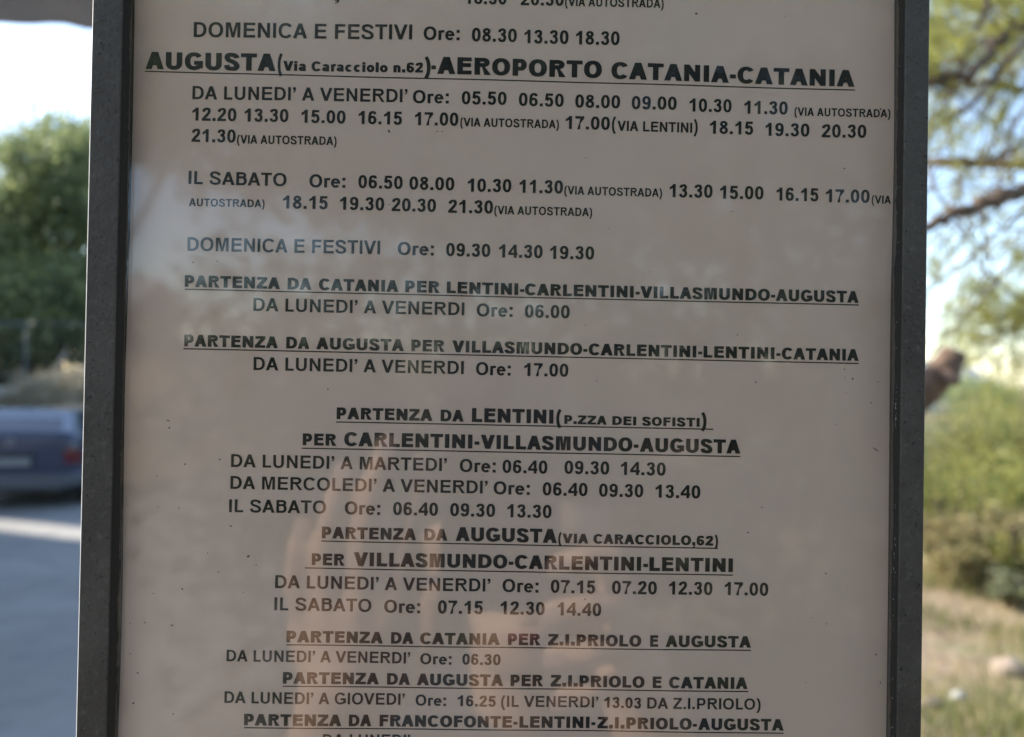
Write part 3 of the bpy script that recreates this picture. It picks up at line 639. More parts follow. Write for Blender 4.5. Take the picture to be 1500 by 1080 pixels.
# ---------------------------------------------------------------- buildings, two of them unseen and added to shade the road
def house(loc, w, d, h, storeys, ncol, mwall, mroof, label, rz=0, group=None, roof='flat', face='y-', doors=(0,)):
    t = empty('house', loc, rz, label=label, cat='house', group=group)
    mb = MB().box(0, 0, -.5, w, d, h); mb.build('wall', mwall, t)
    if roof == 'flat':
        MB().box(-.25, -.25, h + .002, w + .25, d + .25, h + .28).build('roof', mroof, t, bevel=.03)
    else:
        MB().add([(-.3, -.3, h + .002), (w + .3, -.3, h + .002), (w + .3, d + .3, h + .002), (-.3, d + .3, h + .002), (-.3, d / 2, h + d * .28), (w + .3, d / 2, h + d * .28)],
                 [(0, 1, 5, 4), (3, 4, 5, 2), (0, 4, 3), (1, 2, 5), (0, 3, 2, 1)]).build('roof', mroof, t)
    sh = h / storeys
    for s in range(storeys):
        for c in range(ncol):
            for fc in face.split():
                L = w if fc[0] == 'y' else d; u = L * (c + .5) / ncol; z0 = s * sh + .95; z1 = s * sh + sh - .5; hw = .55
                if fc == 'y-': tf = lambda a, o_, z: (a, -o_, z)
                elif fc == 'x+': tf = lambda a, o_, z: (w + o_, a, z)
                else: tf = lambda a, o_, z: (-o_, a, z)
                isd = s == 0 and c in doors
                if isd: z0 = .02; z1 = 2.15
                F = MB()
                for (a0, a1, b0, b1) in ((u - hw - .08, u + hw + .08, z1, z1 + .08), (u - hw - .08, u + hw + .08, z0 - .08, z0), (u - hw - .08, u - hw, z0, z1), (u + hw, u + hw + .08, z0, z1), (u - .03, u + .03, z0, z1)):
                    pts = [tf(a, o_, z) for z in (b0, b1) for o_ in (-.05, .04) for a in (a0, a1)]
                    F.add(pts, [(0, 2, 3, 1), (4, 5, 7, 6), (0, 1, 5, 4), (2, 6, 7, 3), (0, 4, 6, 2), (1, 3, 7, 5)])
                fo = F.build('door' if isd else 'window', M_['wood'] if isd else M_['white_paint'], t)
                MB().add([tf(u - hw, .006, z0), tf(u + hw, .006, z0), tf(u + hw, .006, z1), tf(u - hw, .006, z1)], [(0, 1, 2, 3)]).build('door_leaf' if isd else 'pane', M_['wood'] if isd else M_['win'], fo)
    return t


def pq(p_, q_): return (p_ * .9063 + q_ * .4226, -p_ * .4226 + q_ * .9063, -.26)


house(pq(-27, -10), 8, 15.41, 12, 4, 5, M_['wall_beige'], M_['concrete'], 'unseen four storey beige building added across the road as shade caster, the longer of two', rz=R(-25), face='x+')  # both added out of view; the gap between them leaves a sunlit strip
house(pq(-27, 6.42), 8, 3.7, 12, 4, 1, M_['wall_beige'], M_['concrete'], 'unseen narrow beige building added across the road as shade caster, beyond the alley', rz=R(-25), face='x+', doors=())
# low whitewashed house in the right gap, and what stands behind the photographer
p = at(1340, 600, 44)
house((p.x - 2, 44, -.3), 6.2, 5, 2.0, 1, 3, M_['wall_white'], M_['roof_grey'], 'low whitewashed house with a grey roof far beyond the bushes', roof='gable')
house((-27, -38, 0), 11.5, 6, 4.2, 1, 4, M_['wall_beige'], M_['roof_grey'], 'single storey beige house with a grey roof behind the photographer', rz=0, roof='gable', face='y-')
h2 = empty('hedge', (0, 0, 0), label='tall dark hedge added close behind the photographer to darken the glass reflection', cat='hedge')  # added hedge, hides bright ground from the right of the reflection
quads('foliage', leaf_quads(crown_points([(x, -3.4, z, .8, .55, .75) for x in np.arange(-.9, 7, .9) for z in (.5, 1.35, 2.0 + .25 * math.sin(x * 2.1))], 60000, .12, 22, lo=.35), .07, .035), M_['leaf_dark'], h2)
bh = empty('garden_wall', (-14, -13.2, 0), label='pale rendered garden wall behind the photographer', cat='wall')
MB().box(0, 0, -.4, 12.3, .25, 2.1).build('wall_face', M_['wall_beige'], bh)
MB().box(-.05, -.06, 2.102, 12.35, .31, 2.2).build('coping', M_['concrete'], bh, bevel=.01)
for i, (x, y, s, lb) in enumerate([(3.0, -9.5, 1.15, 'leafy tree behind the photographer, right of the garden wall'), (7.5, -11, 1.2, 'leafy tree furthest right behind the photographer'), (-.6, -10.2, 1.05, 'leafy tree in front of the garden wall'), (-6.2, -11.2, 1.0, 'leafy tree before the middle of the garden wall')]):
    tree((x, y, 0), 6.5 * s, ([(0, 0, 4.9 * s, 2.5, 2.1, 1.5), (-1.6, .5, 4.6 * s, 1.8, 1.7, 1.1), (1.7, .3, 4.0 * s, 1.9, 1.7, 1.5), (.2, -.3, 6.2 * s, 1.9, 1.7, 1.1)] if i < 3 else [(0, 0, 6.1, 2.4, 2, 1.2), (-1.7, 0, 5.8, 1.9, 1.6, 1.1), (1.9, 0, 6.0, 1.8, 1.6, 1.3), (.2, 0, 7.4, 2.2, 1.8, 1.2), (-2.2, 0, 7.2, 1.8, 1.6, 1.2)]) + ([(0, 0, 2.4, 2.6, 1.8, 1.6), (2, 0, 1.5, 2, 1.6, 1.4)] if i < 2 else []),
         24000, .17, 0, M_['leaf'] if i % 2 else M_['leaf_dark'], lb, 'trees behind the photographer', clump=.3)
# shelter roof whose edge shows at the top left
sr = empty('shelter', (-2.7, 2.6, 0), label='flat grey shelter roof on posts, left of the board at the top', cat='shelter')
zr = at(60, 36, 4.5).z
rim_pts = [(-2.6, 0), (1.3, -.0), (1.3, 1.9), (-2.6, 1.9)]
rs = MB(); N_ = 40; pts = []
pts += [(-2.6, 0), (1.3, 0)]
for i in range(N_ + 1):
    x = 1.3 - 3.9 * i / N_; pts.append((x, 1.9 + rnd.uniform(-.012, .012) + (.05 if 1 < (i % 9) < 4 else 0)))
rs.prism(pts, zr, zr + .17)
rs.build('roof_slab', M_['slab'], sr)
for (x, y) in ((-2.3, .3), (-2.3, 1.6), (1.0, 1.7)): MB().box(x - .04, y - .04, -.3, x + .04, y + .04, zr - .002).build('post', M_['galv'], sr)

# ================================================================ THE CAR
def car(loc, rz, paint, label, bump=None):
    t = empty('parked_car', loc, rz, label=label, cat='car', group='cars parked by the road'); t.rotation_euler.z = rz

    def ring(y, w, zb, deck, crown=.02):
        return [(x, y, z) for x, z in [(-w * .86, zb), (-w * .98, zb + .1), (-w, zb + .32), (-w, .70), (-w * .985, deck - .13), (-w * .93, deck - .03), (-w * .8, deck), (0, deck + crown),
                                       (w * .8, deck), (w * .93, deck - .03), (w * .985, deck - .13), (w, .70), (w, zb + .32), (w * .98, zb + .1), (w * .86, zb)]]
    st = [(0, .70, .38, 1.04), (.03, .77, .34, 1.09), (.10, .81, .30, 1.10), (.4, .83, .2, 1.10), (1.2, .84, .2, 1.0), (2.4, .84, .2, .93), (2.95, .83, .2, .92), (3.4, .82, .2, .86), (3.8, .79, .22, .78), (3.95, .72, .26, .70), (4.0, .62, .34, .6)]
    b = MB().loft([ring(*s_) for s_ in st]).build('body', paint, t)
    sb = b.modifiers.new('s', 'SUBSURF'); sb.levels = 1; sb.render_levels = 1
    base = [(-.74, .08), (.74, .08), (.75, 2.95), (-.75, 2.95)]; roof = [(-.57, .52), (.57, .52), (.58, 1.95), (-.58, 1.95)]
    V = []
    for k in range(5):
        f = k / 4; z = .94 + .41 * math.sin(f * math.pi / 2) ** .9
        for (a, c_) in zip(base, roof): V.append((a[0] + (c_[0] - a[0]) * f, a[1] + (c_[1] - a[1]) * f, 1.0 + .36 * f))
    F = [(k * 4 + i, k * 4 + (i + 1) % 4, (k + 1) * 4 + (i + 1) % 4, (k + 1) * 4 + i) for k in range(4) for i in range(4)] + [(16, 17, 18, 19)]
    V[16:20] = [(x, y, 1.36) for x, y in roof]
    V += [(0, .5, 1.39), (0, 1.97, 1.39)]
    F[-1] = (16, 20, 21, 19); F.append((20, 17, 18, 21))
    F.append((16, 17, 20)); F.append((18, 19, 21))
    MB().add(V, F).build('cabin', M_['roof_glare'], t, bevel=.03, seg=3)

    def on(side, u0, u1, f0, f1, off=.008):
        # patch on a cabin side: u along the base edge, f up
        i = {'rear': 0, 'right': 1, 'front': 2, 'left': 3}[side]; n = {'rear': (0, -1, .4), 'right': (1, 0, .3), 'front': (0, .6, .8), 'left': (-1, 0, .3)}[side]
        o = Vector(n).normalized() * off; P = []
        for u, f in ((u0, f0), (u1, f0), (u1, f1), (u0, f1)):
            A = Vector((*base[i], 1.0)).lerp(Vector((*base[(i + 1) % 4], 1.0)), u); B = Vector((*roof[i], 1.36)).lerp(Vector((*roof[(i + 1) % 4], 1.36)), u)
            P.append(A.lerp(B, f) + o)
        return P
    for nm, sd, u0, u1, f0, f1 in (('rear_window', 'rear', .1, .9, .1, .72), ('windscreen', 'front', .04, .96, .06, .94), ('side_window', 'right', .14, .46, .14, .9), ('side_window', 'right', .49, .82, .14, .9), ('side_window', 'left', .18, .51, .14, .9), ('side_window', 'left', .54, .86, .14, .9)):
        P = on(sd, u0, u1, f0, f1); MB().add(P, [(0, 1, 2, 3)]).build(nm, M_['car_glass'], t)
    MB().loft([[(x * s_, y_, z) for x, z in ((-1, .36), (-1, .5), (-.96, .53), (.96, .53), (1, .5), (1, .36), (.9, .32), (-.9, .32))] for s_, y_ in ((.70, -.07), (.80, -.02), (.845, .1), (.85, .3))], smooth=False).build('rear_bumper', M_['grey_plastic'], t, bevel=.015)
    MB().loft([[(x * s_, y_, z) for x, z in ((-1, .3), (-1, .5), (-.96, .53), (.96, .53), (1, .5), (1, .3), (.9, .24), (-.9, .24))] for s_, y_ in ((.845, 3.7), (.84, 3.9), (.76, 4.04), (.6, 4.08))], smooth=False).build('front_bumper', M_['grey_plastic'], t, bevel=.015)
    for s_ in (-1, 1):
        q = MB().prism([(s_ * .66, -.012), (s_ * .80, .03), (s_ * .835, .16), (s_ * .66, .16)][::s_], .66, .84).build('tail_light', M_['red'], t)
        MB().prism([(s_ * .665, -.018), (s_ * .79, .024), (s_ * .79, .05), (s_ * .665, .05)][::s_], .81, .835).build('indicator', M_['amber'], q)
        MB().box(s_ * .62 - .14, 3.86, .56, s_ * .62 + .14, 3.985, .70).build('headlight', M_['lens'], t, bevel=.02)
        MB().box(s_ * .90 - .07, 2.45, .93, s_ * .90 + .07, 2.55, 1.05).build('mirror', M_['black'], t, bevel=.02)
        for y_ in (1.15, 2.05): MB().box(s_ * .835 - .012, y_, .74, s_ * .835 + .018, y_ + .16, .77).build('door_handle', M_['black'], t, bevel=.004)
        for y_ in (.72, 3.22):
            w = MB(); pr = [(.12, .27), (.10, .29), (-.08, .29), (-.10, .27), (-.10, .19), (.12, .19)]
            rings = [[(s_ * .76 + s_ * a, y_ + r_ * math.cos(6.2832 * k / 24), .29 + r_ * math.sin(6.2832 * k / 24)) for k in range(24)] for a, r_ in ((-.1, .2), (-.1, .275), (-.08, .29), (.07, .29), (.09, .27), (.09, .2))]
            tyre = w.loft(rings, cap=True)
            wo = w.build('wheel', M_['tyre'], t)
            d = MB().loft([[(s_ * .76 + s_ * a, y_ + r_ * math.cos(6.2832 * k / 20), .29 + r_ * math.sin(6.2832 * k / 20)) for k in range(20)] for a, r_ in ((.08, .195), (.094, .19), (.08, .12), (.085, .03))]).build('rim', M_['rim'], wo)
            MB().loft([[(s_ * .838 + s_ * a, y_ + r_ * math.cos(math.pi * k / 14) , .29 + r_ * math.sin(math.pi * k / 14)) for k in range(15)] for a, r_ in ((0, .33), (.012, .345), (.012, .365), (0, .38))], cap=False).build('wheel_arch', M_['black'], t)
    MB().box(-.26, -.052, .63, .26, -.036, .74).build('number_plate', M_['plate'], t, bevel=.004)
    MB().box(-.30, -.036, .76, .30, .05, .80).build('plate_light_bar', M_['black'], t, bevel=.01)
    MB().tube([(.045 * math.cos(a), -.022, .95 + .045 * math.sin(a)) for a in np.linspace(0, 6.283, 17)], .008, 6, cap=False).build('round_badge', M_['rim'], t)
    MB().tube([(-.5, -.06, .24), (-.5, .2, .24)], .025, 8).build('exhaust', M_['black'], t)
    MB().box(-.55, .3, .2, .55, 3.75, .26).build('underbody', M_['black'], t)
    return t


cc = at(22, 700, 10.4)
car((cc.x, 10.3, zroad(-7.5)), R(10), M_['blue'], 'dark blue hatchback with sky glare coloured into its pale roof, seen from behind on the shaded road')
car((-6.8, -11.6, 0), R(75), M_['white_paint'], 'white hatchback parked before the garden wall behind the photographer')

# ================================================================ RIGHT SIDE: dry ground, bushes, pine
def blades(name, X, h, w, m, **k):
    n = len(X); a = rng.uniform(0, 6.283, n); lean = rng.normal(size=(n, 2)) * .35
    hh = (h * rng.uniform(.5, 1.4, n)); side = np.stack([np.cos(a), np.sin(a), np.zeros(n)], 1) * w
    top = X + np.stack([lean[:, 0] * hh, lean[:, 1] * hh, hh], 1)
    return quads(name, np.stack([X - side / 2, X + side / 2, top + side * .12, top - side * .12], 1), m, **k)


def scatter(n, x0, x1, y0, y1, cells=1.2, thr=.0):
    x = rng.uniform(x0, x1, n); y = rng.uniform(y0, y1, n)
    f = np.sin(x * 2.3 + 1.7 * np.sin(y * 1.1)) * np.sin(y * 1.9 + 1.3 * np.sin(x * 1.7))
    keep = f + rng.uniform(-.6, .6, n) > thr; x, y = x[keep], y[keep]
    # tussocks
    x += rng.normal(size=len(x)) * .02; y += rng.normal(size=len(x)) * .02
    return np.stack([x, y, np.array([bumps(a, b) - .01 for a, b in zip(x, y)])], 1)


blades('dry_grass', scatter(110000, .2, 9, 1.2, 14, thr=-.3), .11, .006, M_['grass'], label='dry straw coloured grass on the bare ground right of the board', cat='grass', kind='stuff')
blades('green_grass', scatter(80000, .2, 9, 1.6, 14, thr=.2), .12, .011, M_['green_grass'], label='short green weeds among the dry grass', cat='weeds', kind='stuff')
G = 'leafy bushes beyond the dry ground'
bs = [(1392, 6.9, .62, 'bush', 'yellow green bush just right of the board edge'), (1480, 7.3, .72, 'bush', 'bright green bush at the right border of the picture'), (1432, 9.0, .95, 'bush', 'tall green bush behind the two nearest bushes'), (1352, 9.5, .8, 'bush2', 'pale green bush half hidden by the board'),
      (1560, 8.6, .95, 'bush', 'large green bush outside the right border'), (1500, 11, 1.35, 'bush', 'tallest green bush at the right, against the sky'), (1395, 12.5, .95, 'bush2', 'far pale bush before the white house'), (1250, 9, .85, 'bush', 'green bush behind the right bar of the board'),
      (1130, 10, .9, 'bush', 'green bush behind the middle of the board'), (1640, 10.5, 1.3, 'bush', 'tall bush beyond the pine trunk'), (1478, 5.7, .17, 'bush2', 'small grey green tuft on the dry ground at the right border'), (1500, 6.1, .3, 'bush', 'low green tuft at the right border of the picture'),
      (1440, 6.4, .42, 'grass', 'dry straw coloured bush in front of the green bushes'), (1372, 6.6, .36, 'grass', 'dry straw coloured bush beside the board edge'), (1500, 6.7, .4, 'grass', 'dry straw coloured bush at the right border of the picture'), (1405, 6.2, .26, 'grass', 'low dry bush between the two nearest straw coloured ones')]
for px, y, r, m, lb in bs:
    p = at(px, 800, y); shrub((p.x, y, 0), r, int(5200 * max(.35, min(1.6, r * 1.3))), .055, M_[m], lb, G, name='bush', cat='bush')
SKY_T = ['small skyline tree behind the left half of the board', 'small skyline tree behind the right half of the board', 'small skyline tree just left of the low white house', 'small skyline tree rising behind the low white house', 'small skyline tree just right of the low white house',
         'small skyline tree above the nearest yellow green bush', 'small skyline tree above the bright green bush', 'small skyline tree at the right border of the picture', 'small skyline tree just outside the right border', 'small skyline tree beyond the pine trunk', 'small skyline tree second from the far right end', 'small skyline tree at the far right end']
for i in range(12):                                     # far tree line
    x = 3 + i * 4.2 + rnd.uniform(-1, 1); y = 40 + rnd.uniform(-4, 8) + (10 if 24 < x < 36 else 0)
    s = rnd.uniform(.5, .8)
    tree((x, y, -.3), 4 * s, [(0, 0, 2.2 * s, 2.6 * s, 2, 1.3 * s), (1.2, 0, 1.6 * s, 2 * s, 1.8, 1.2 * s)], 3500, .26, 0, M_['leaf'], SKY_T[i], 'small trees on the far skyline', clump=.25)


for i, (x, y, r) in enumerate([(5.2, 4.8, .6), (7.0, 6.0, .8), (8.8, 7.8, 1.0), (6.2, 9.0, 1.1), (9.6, 11.5, 1.3), (4.2, 3.0, .35), (12.5, 9.5, 1.1), (-.2, 8.6, .8), (1.2, 12.8, 1.1), (3.0, 15.5, 1.2), (13, 14, 1.4), (-.4, 13.6, .9)]):
    shrub((x, y, 0), r, int(3800 * r), .06, M_['bush' if i % 3 else 'bush2'],
          ['green bush right of the pine trunk', 'second green bush beyond the pine trunk', 'green bush well right of the pine trunk', 'tall green bush behind the pine trunk', 'large far bush right of the pine trunk', 'little bush in the grass right of the pine', 'distant pale bush at the far right', 'green bush behind the middle of the board near the pavement',
           'tall bush behind the board beyond the nearer bushes', 'pale far bush behind the right half of the board', 'largest far bush at the far right', 'bush at the end of the pavement behind the board'][i], 'bushes hidden by the board or outside the picture', name='bush', cat='bush')
for i, (x, y, s) in enumerate([(3.6, 24, 1.0), (8, 28, .9), (-.5, 30, 1.0), (24, 22, 1.1), (19, 15, .9)]):
    tree((x, y, -.2), 5.5 * s, [(0, 0, 3.6 * s, 2.1, 1.9, 1.5), (-1.3, 0, 2.6 * s, 1.7, 1.6, 1.2), (1.4, .2, 2.7 * s, 1.7, 1.6, 1.3)], 11000, .2, 0, M_['leaf'],
         ['round tree behind the board, nearest of those over the bushes', 'round tree behind the right half of the board', 'round tree at the far end of the pavement behind the board', 'round tree far outside the right border', 'round tree outside the right border beyond the pine'][i], 'round trees beyond the bushes')


def rock(loc, r, m, label):
    g = MB(); rings = []; ph = rnd.uniform(0, 6)
    for j in range(8):
        th = math.pi * (.03 + .94 * j / 7); rr = []
        for k in range(14):
            a = 6.2832 * k / 14; q = 1 + .16 * math.sin(2 * a + ph) + .1 * math.sin(3 * a + th * 3 + ph) + rnd.uniform(-.05, .05)
            rr.append((r[0] * q * math.sin(th) * math.cos(a), r[1] * q * math.sin(th) * math.sin(a), r[2] * (.55 - math.cos(th) * q * .9)))
        rings.append(rr)
    o = g.loft(rings, smooth=True).build('stone', m, label=label, cat='stone', group='stones on the dry ground'); o.location = loc
    return o


for px, py, r, m, lb in [(1478, 985, (.15, .10, .085), 'stone', 'large pale brown stone on the dry ground near the right border'), (1405, 1012, (.062, .05, .05), 'white_stone', 'small white stone on the dry ground, left of the large brown stone'),
                         (1364, 1022, (.08, .06, .05), 'stone', 'flat pale stone beside the foot of the board edge'), (1440, 905, (.05, .04, .03), 'stone', 'small beige stone at the edge of the grass'), (1462, 1062, (.05, .045, .03), 'stone', 'small stone below the large brown stone'), (1545, 1000, (.12, .1, .07), 'stone', 'stone just outside the right border')]:
    v = at(px, py, 3) - CP; k = -CP.z / v.z; q = CP + v * k
    rock((q.x, q.y, bumps(q.x, q.y) - r[2] * .35), tuple(.85 * v_ for v_ in r), M_[m], lb)

# near pine: trunk just outside the right border, limbs reaching in
pt = empty('pine_tree', (2.35, 2.5, 0), label='pine with bare twigs and yellow green needles reaching in from the right border', cat='tree')
o0 = Vector((2.35, 2.5, 0))
MB().tube([Vector((0, 0, -.3)), (.03, .02, .8), (-.04, .05, 1.7), (.06, .02, 2.8), (.1, .1, 4.2), (.2, 0, 5.6)], [.17, .14, .125, .11, .08, .03], 12, jitter=.08).build('trunk', M_['bark'], pt)
NEED = []; limbs = []


def limb(pts, r0, r1, n=7):
    P = [at(*q) - o0 for q in pts]; L = []
    for i in range(len(P) - 1):
        for k in range(4):
            f = k / 4; q = P[i].lerp(P[i + 1], f); L.append(q + Vector([rnd.gauss(0, r0 * .35) for _ in range(3)]))
    L.append(P[-1]); m_ = len(L)
    limbs.append((L, [r0 + (r1 - r0) * i / (m_ - 1) for i in range(m_)]))
    return L


def twig_at(q, d, L, r, needles=14, nl=.07):
    P = [q]; v = d.normalized()
    for i in range(4):
        v = (v + Vector([rnd.gauss(0, .22) for _ in range(3)])).normalized(); P.append(P[-1] + v * L / 4)
    limbs.append((P, [r, r * .85, r * .7, r * .5, r * .3]))
    for i in range(needles):
        f = rnd.uniform(.4, 1) * 3.999; a = P[int(f)].lerp(P[int(f) + 1], f % 1); NEED.append((a, (v + Vector([rnd.gauss(0, .55) for _ in range(3)])).normalized() * nl * rnd.uniform(.6, 1.2)))
    return P


l1 = limb([(1700, -60, 2.2), (1600, -10, 2.0), (1505, 38, 1.9), (1450, 72, 1.85), (1420, 110, 1.8), (1385, 120, 1.8), (1352, 118, 1.8)], .02, .009)
l2 = limb([(1470, -70, 1.9), (1446, 0, 1.9), (1428, 50, 1.9), (1402, 112, 1.9), (1378, 160, 1.9), (1356, 215, 1.85)], .010, .004)
l3 = limb([(1690, 300, 2.3), (1560, 268, 2.0), (1500, 278, 1.9), (1462, 290, 1.85), (1425, 303, 1.8), (1385, 315, 1.8), (1355, 338, 1.8), (1330, 352, 1.8)], .022, .013)
l4 = limb([(1640, 120, 2.2), (1540, 133, 2.1), (1480, 126, 2.0), (1450, 120, 2.0), (1405, 128, 2.0), (1372, 140, 2.0)], .014, .006)
l5 = limb([(1600, 190, 2.3), (1510, 205, 2.2), (1458, 231, 2.1), (1420, 236, 2.1), (1372, 230, 2.1)], .008, .003)
l6 = limb([(1640, 230, 2.3), (1520, 290, 2.2), (1462, 338, 2.2), (1415, 385, 2.2), (1350, 432, 2.2)], .009, .004)
l7 = limb([(1660, 330, 2.4), (1530, 345, 2.4), (1470, 400, 2.4), (1410, 470, 2.4), (1370, 512, 2.4)], .009, .004)
limb([(1475, 120, 2.0), (1450, 150, 2.0), (1400, 200, 2.0), (1366, 226, 2.0)], .006, .004)
limb([(1490, 130, 2.1), (1462, 190, 2.1), (1436, 260, 2.1)], .005, .003)
limb([(1424, 235, 2.1), (1410, 262, 2.1), (1394, 300, 1.9)], .005, .003)
limb([(1352, 225, 2.0), (1375, 290, 1.9), (1420, 345, 1.9), (1450, 380, 1.9)], .005, .003)
limb([(1560, 20, 1.9), (1500, 62, 1.8), (1462, 100, 1.8), (1420, 160, 1.8), (1385, 176, 1.75)], .010, .005)
limb([(1590, 480, 2.3), (1480, 430, 2.2), (1440, 395, 2.2), (1400, 330, 2.2)], .006, .003)
limb([(1700, 420, 2.5), (1560, 440, 2.5), (1480, 480, 2.5), (1420, 500, 2.5)], .012, .004)
for k_ in range(34):                                    # long thin drooping twigs
    x0, y0 = rnd.uniform(1400, 1640), rnd.uniform(60, 330); dx = rnd.uniform(-190, 10); dy = rnd.uniform(60, 230); yy = rnd.uniform(1.8, 2.6)
    lt = limb([(x0, y0, yy), (x0 + dx * .4, y0 + dy * .25, yy), (x0 + dx * .75, y0 + dy * .6, yy), (x0 + dx, y0 + dy, yy)], rnd.uniform(.003, .0055), .0016)
    for _ in range(5):
        twig_at(rnd.choice(lt[3:]), Vector((rnd.uniform(-.9, .2), rnd.gauss(0, .4), rnd.uniform(-.9, .3))), rnd.uniform(.06, .2), .0015, rnd.choice((0, 4, 16)), .055)
for L, nt, nd in ((l1, 34, 40), (l2, 16, 20), (l3, 16, 6), (l4, 14, 22), (l5, 14, 3), (l6, 14, 6), (l7, 14, 8)):
    for _ in range(nt):
        q = rnd.choice(L[2:]); d = Vector((rnd.uniform(-1, .3), rnd.gauss(0, .5), rnd.uniform(-.9, .7)))
        twig_at(q, d, rnd.uniform(.12, .38), rnd.uniform(.0018, .0035), nd)
# denser needle sprays where the photograph shows them
for px, py, y, n in ((1372, 60, 2.3, 12), (1455, 5, 2.3, 14), (1470, 60, 2.4, 16), (1430, 20, 2.4, 14), (1496, 95, 2.2, 12), (1400, 105, 2.2, 12), (1365, 118, 2.2, 7), (1480, 150, 2.5, 8), (1400, 45, 1.9, 16), (1415, 85, 1.9, 9), (1485, 22, 2.1, 14), (1452, 30, 2.0, 7), (1378, 95, 1.9, 7), (1440, 105, 2.0, 5), (1385, 430, 2.3, 9), (1368, 445, 2.4, 6), (1485, 490, 2.5, 30), (1460, 478, 2.5, 16), (1498, 470, 2.5, 16), (1470, 500, 2.5, 12), (1490, 200, 2.4, 7), (1500, 400, 2.4, 8), (1372, 15, 2.0, 6), (1550, 60, 2.0, 12), (1560, 470, 2.5, 14)):
    c = at(px, py, y) - o0
    for _ in range(n):
        twig_at(c + Vector([rnd.gauss(0, .03) for _ in range(3)]), Vector((rnd.gauss(-.2, .7), rnd.gauss(0, .6), rnd.gauss(.2, .7))), rnd.uniform(.08, .2), .0016, 26, .095)
for _ in range(260):                                    # rest of the crown, outside the picture
    a = rnd.uniform(-1.2, 2.2); h_ = rnd.uniform(2.6, 5.6); r_ = rnd.uniform(.2, 1.5) * (1 - (h_ - 2.6) / 5)
    twig_at(Vector((math.cos(a) * r_, math.sin(a) * r_, h_)), Vector((math.cos(a), math.sin(a), .3)), .35, .004, 46, .09)
for i in range(9):
    a = -1.1 + i * .42; h_ = 2.5 + (i % 4) * .7
    limbs.append(([Vector((0, 0, h_)), Vector((math.cos(a) * .7, math.sin(a) * .7, h_ + .15)), Vector((math.cos(a) * 1.5, math.sin(a) * 1.5, h_ + .4))], [.03, .02, .006]))
mb = MB()
for L, r_ in limbs: mb.tube(L, r_, 6 if r_[0] > .006 else 4)
mb.build('branches', M_['twig'], pt)
A = np.array([tuple(a) for a, d in NEED]); D = np.array([tuple(d) for a, d in NEED]); S_ = np.cross(D, rand_dirs(len(D))); S_ /= np.linalg.norm(S_, axis=1)[:, None]; S_ *= .0014
quads('needles', np.stack([A - S_, A + S_, A + D + S_ * .3, A + D - S_ * .3], 1), M_['needle'], pt)

# dead leaning trunk behind the board with a sawn stub
dt = at(1270, 640, 2.25); d0 = Vector((dt.x, 2.25, 0))
dd = empty('dead_tree', d0, label='dead brown tree whose thick sawn stub shows right of the board', cat='tree')
MB().tube([(0, 0, -.3), (.02, 0, .5), (-.02, .02, 1.1), (.02, 0, 1.5), (.0, .02, 1.72)], [.14, .12, .11, .1, .085], 14, jitter=.09).build('trunk', M_['dead'], dd)
sp_ = [at(1285, 650, 2.25) - d0, at(1330, 590, 2.2) - d0, at(1362, 562, 2.17) - d0, at(1385, 540, 2.15) - d0, at(1398, 514, 2.13) - d0]
st_ = MB().tube(sp_, [.06, .054, .05, .044, .036], 14, jitter=.08).build('stub', M_['dead'], dd)
ax = (sp_[-1] - sp_[-2]).normalized()
MB().tube([sp_[-1] - ax * .002, sp_[-1] + ax * .004], [.0335, .031], 14).build('cut_face', M_['cutwood'], st_)
MB().tube([at(1385, 548, 2.12) - d0, at(1400, 560, 2.06) - d0, at(1407, 556, 2.03) - d0], [.02, .012, .004], 8).build('broken_spur', M_['dead'], dd)

# ================================================================ THE BOARD
bd = empty('notice_board', (0, 0, Z0 - .26), label='dark metal framed glazed notice board on a post, filling the picture', cat='notice board')
bz = lambda z: z + .26


def bar(pts, z0, z1, name, m=None):
    return MB().prism(pts, bz(z0), bz(z1)).build(name, m or M_['frame'], bd, bevel=.00045, seg=3)


ZT, ZB = .150, -.240
MB().prism([(-.1217, .012), (-.1217, -.0040), (-.12111, -.0049), (-.12111, .012)], bz(-.240), bz(.150)).build('outer_edge', M_['edge'], bd)
# left upright: flat outer face, small step down to the glass
bar([(-.1211, .012), (-.1211, -.005), (-.1128, -.005), (-.1128, .012)][::1], ZB, ZT, 'frame_upright')
bar([(.1127, .012), (.1127, -.005), (.1198, -.005), (.1198, .012)], ZB, ZT, 'frame_upright')
MB().box(-.1125, -.0048, bz(ZT - .009), .1126, .012, bz(ZT)).build('frame_rail', M_['frame'], bd, bevel=.0004)
MB().box(-.1125, -.0048, bz(ZB), .1126, .012, bz(ZB + .009)).build('frame_rail', M_['frame'], bd, bevel=.0004)
MB().box(-.1124, .0026, bz(ZB + .0092), .1125, .009, bz(ZT - .0092)).build('backing_board', M_['backing'], bd)
gp = MB().box(-.1122, -.0021, bz(ZB + .0094), .1123, -.0004, bz(ZT - .0094)).build('glass_pane', M_['glass'], bd)


def gasket(xo, sgn):                                   # ragged rubber strip
    n = 420; f, b = [], []
    V, F = [], []; walk = 0
    for i in range(n + 1):
        z = bz(ZB + .0095 + (ZT - ZB - .019) * i / n)
        walk = walk * .9 + rnd.gauss(0, .00006); xi = xo + sgn * ((.0010 if sgn > 0 else .0006) + walk + (rnd.random() < .05) * -.00025)
        V += [(xo, -.0046, z), ((xo * .4 + xi * .6), -.0036 - rnd.random() * .0003, z), (xi, -.0023, z)]
    for i in range(n):
        for k in (0, 1):
            q = (i * 3 + k, i * 3 + k + 1, i * 3 + k + 4, i * 3 + k + 3)
            F.append(q if sgn > 0 else q[::-1])
    MB().add(V, F, True).build('gasket', M_['gasket'], bd)


gasket(-.1127, 1); gasket(.1126, -1)
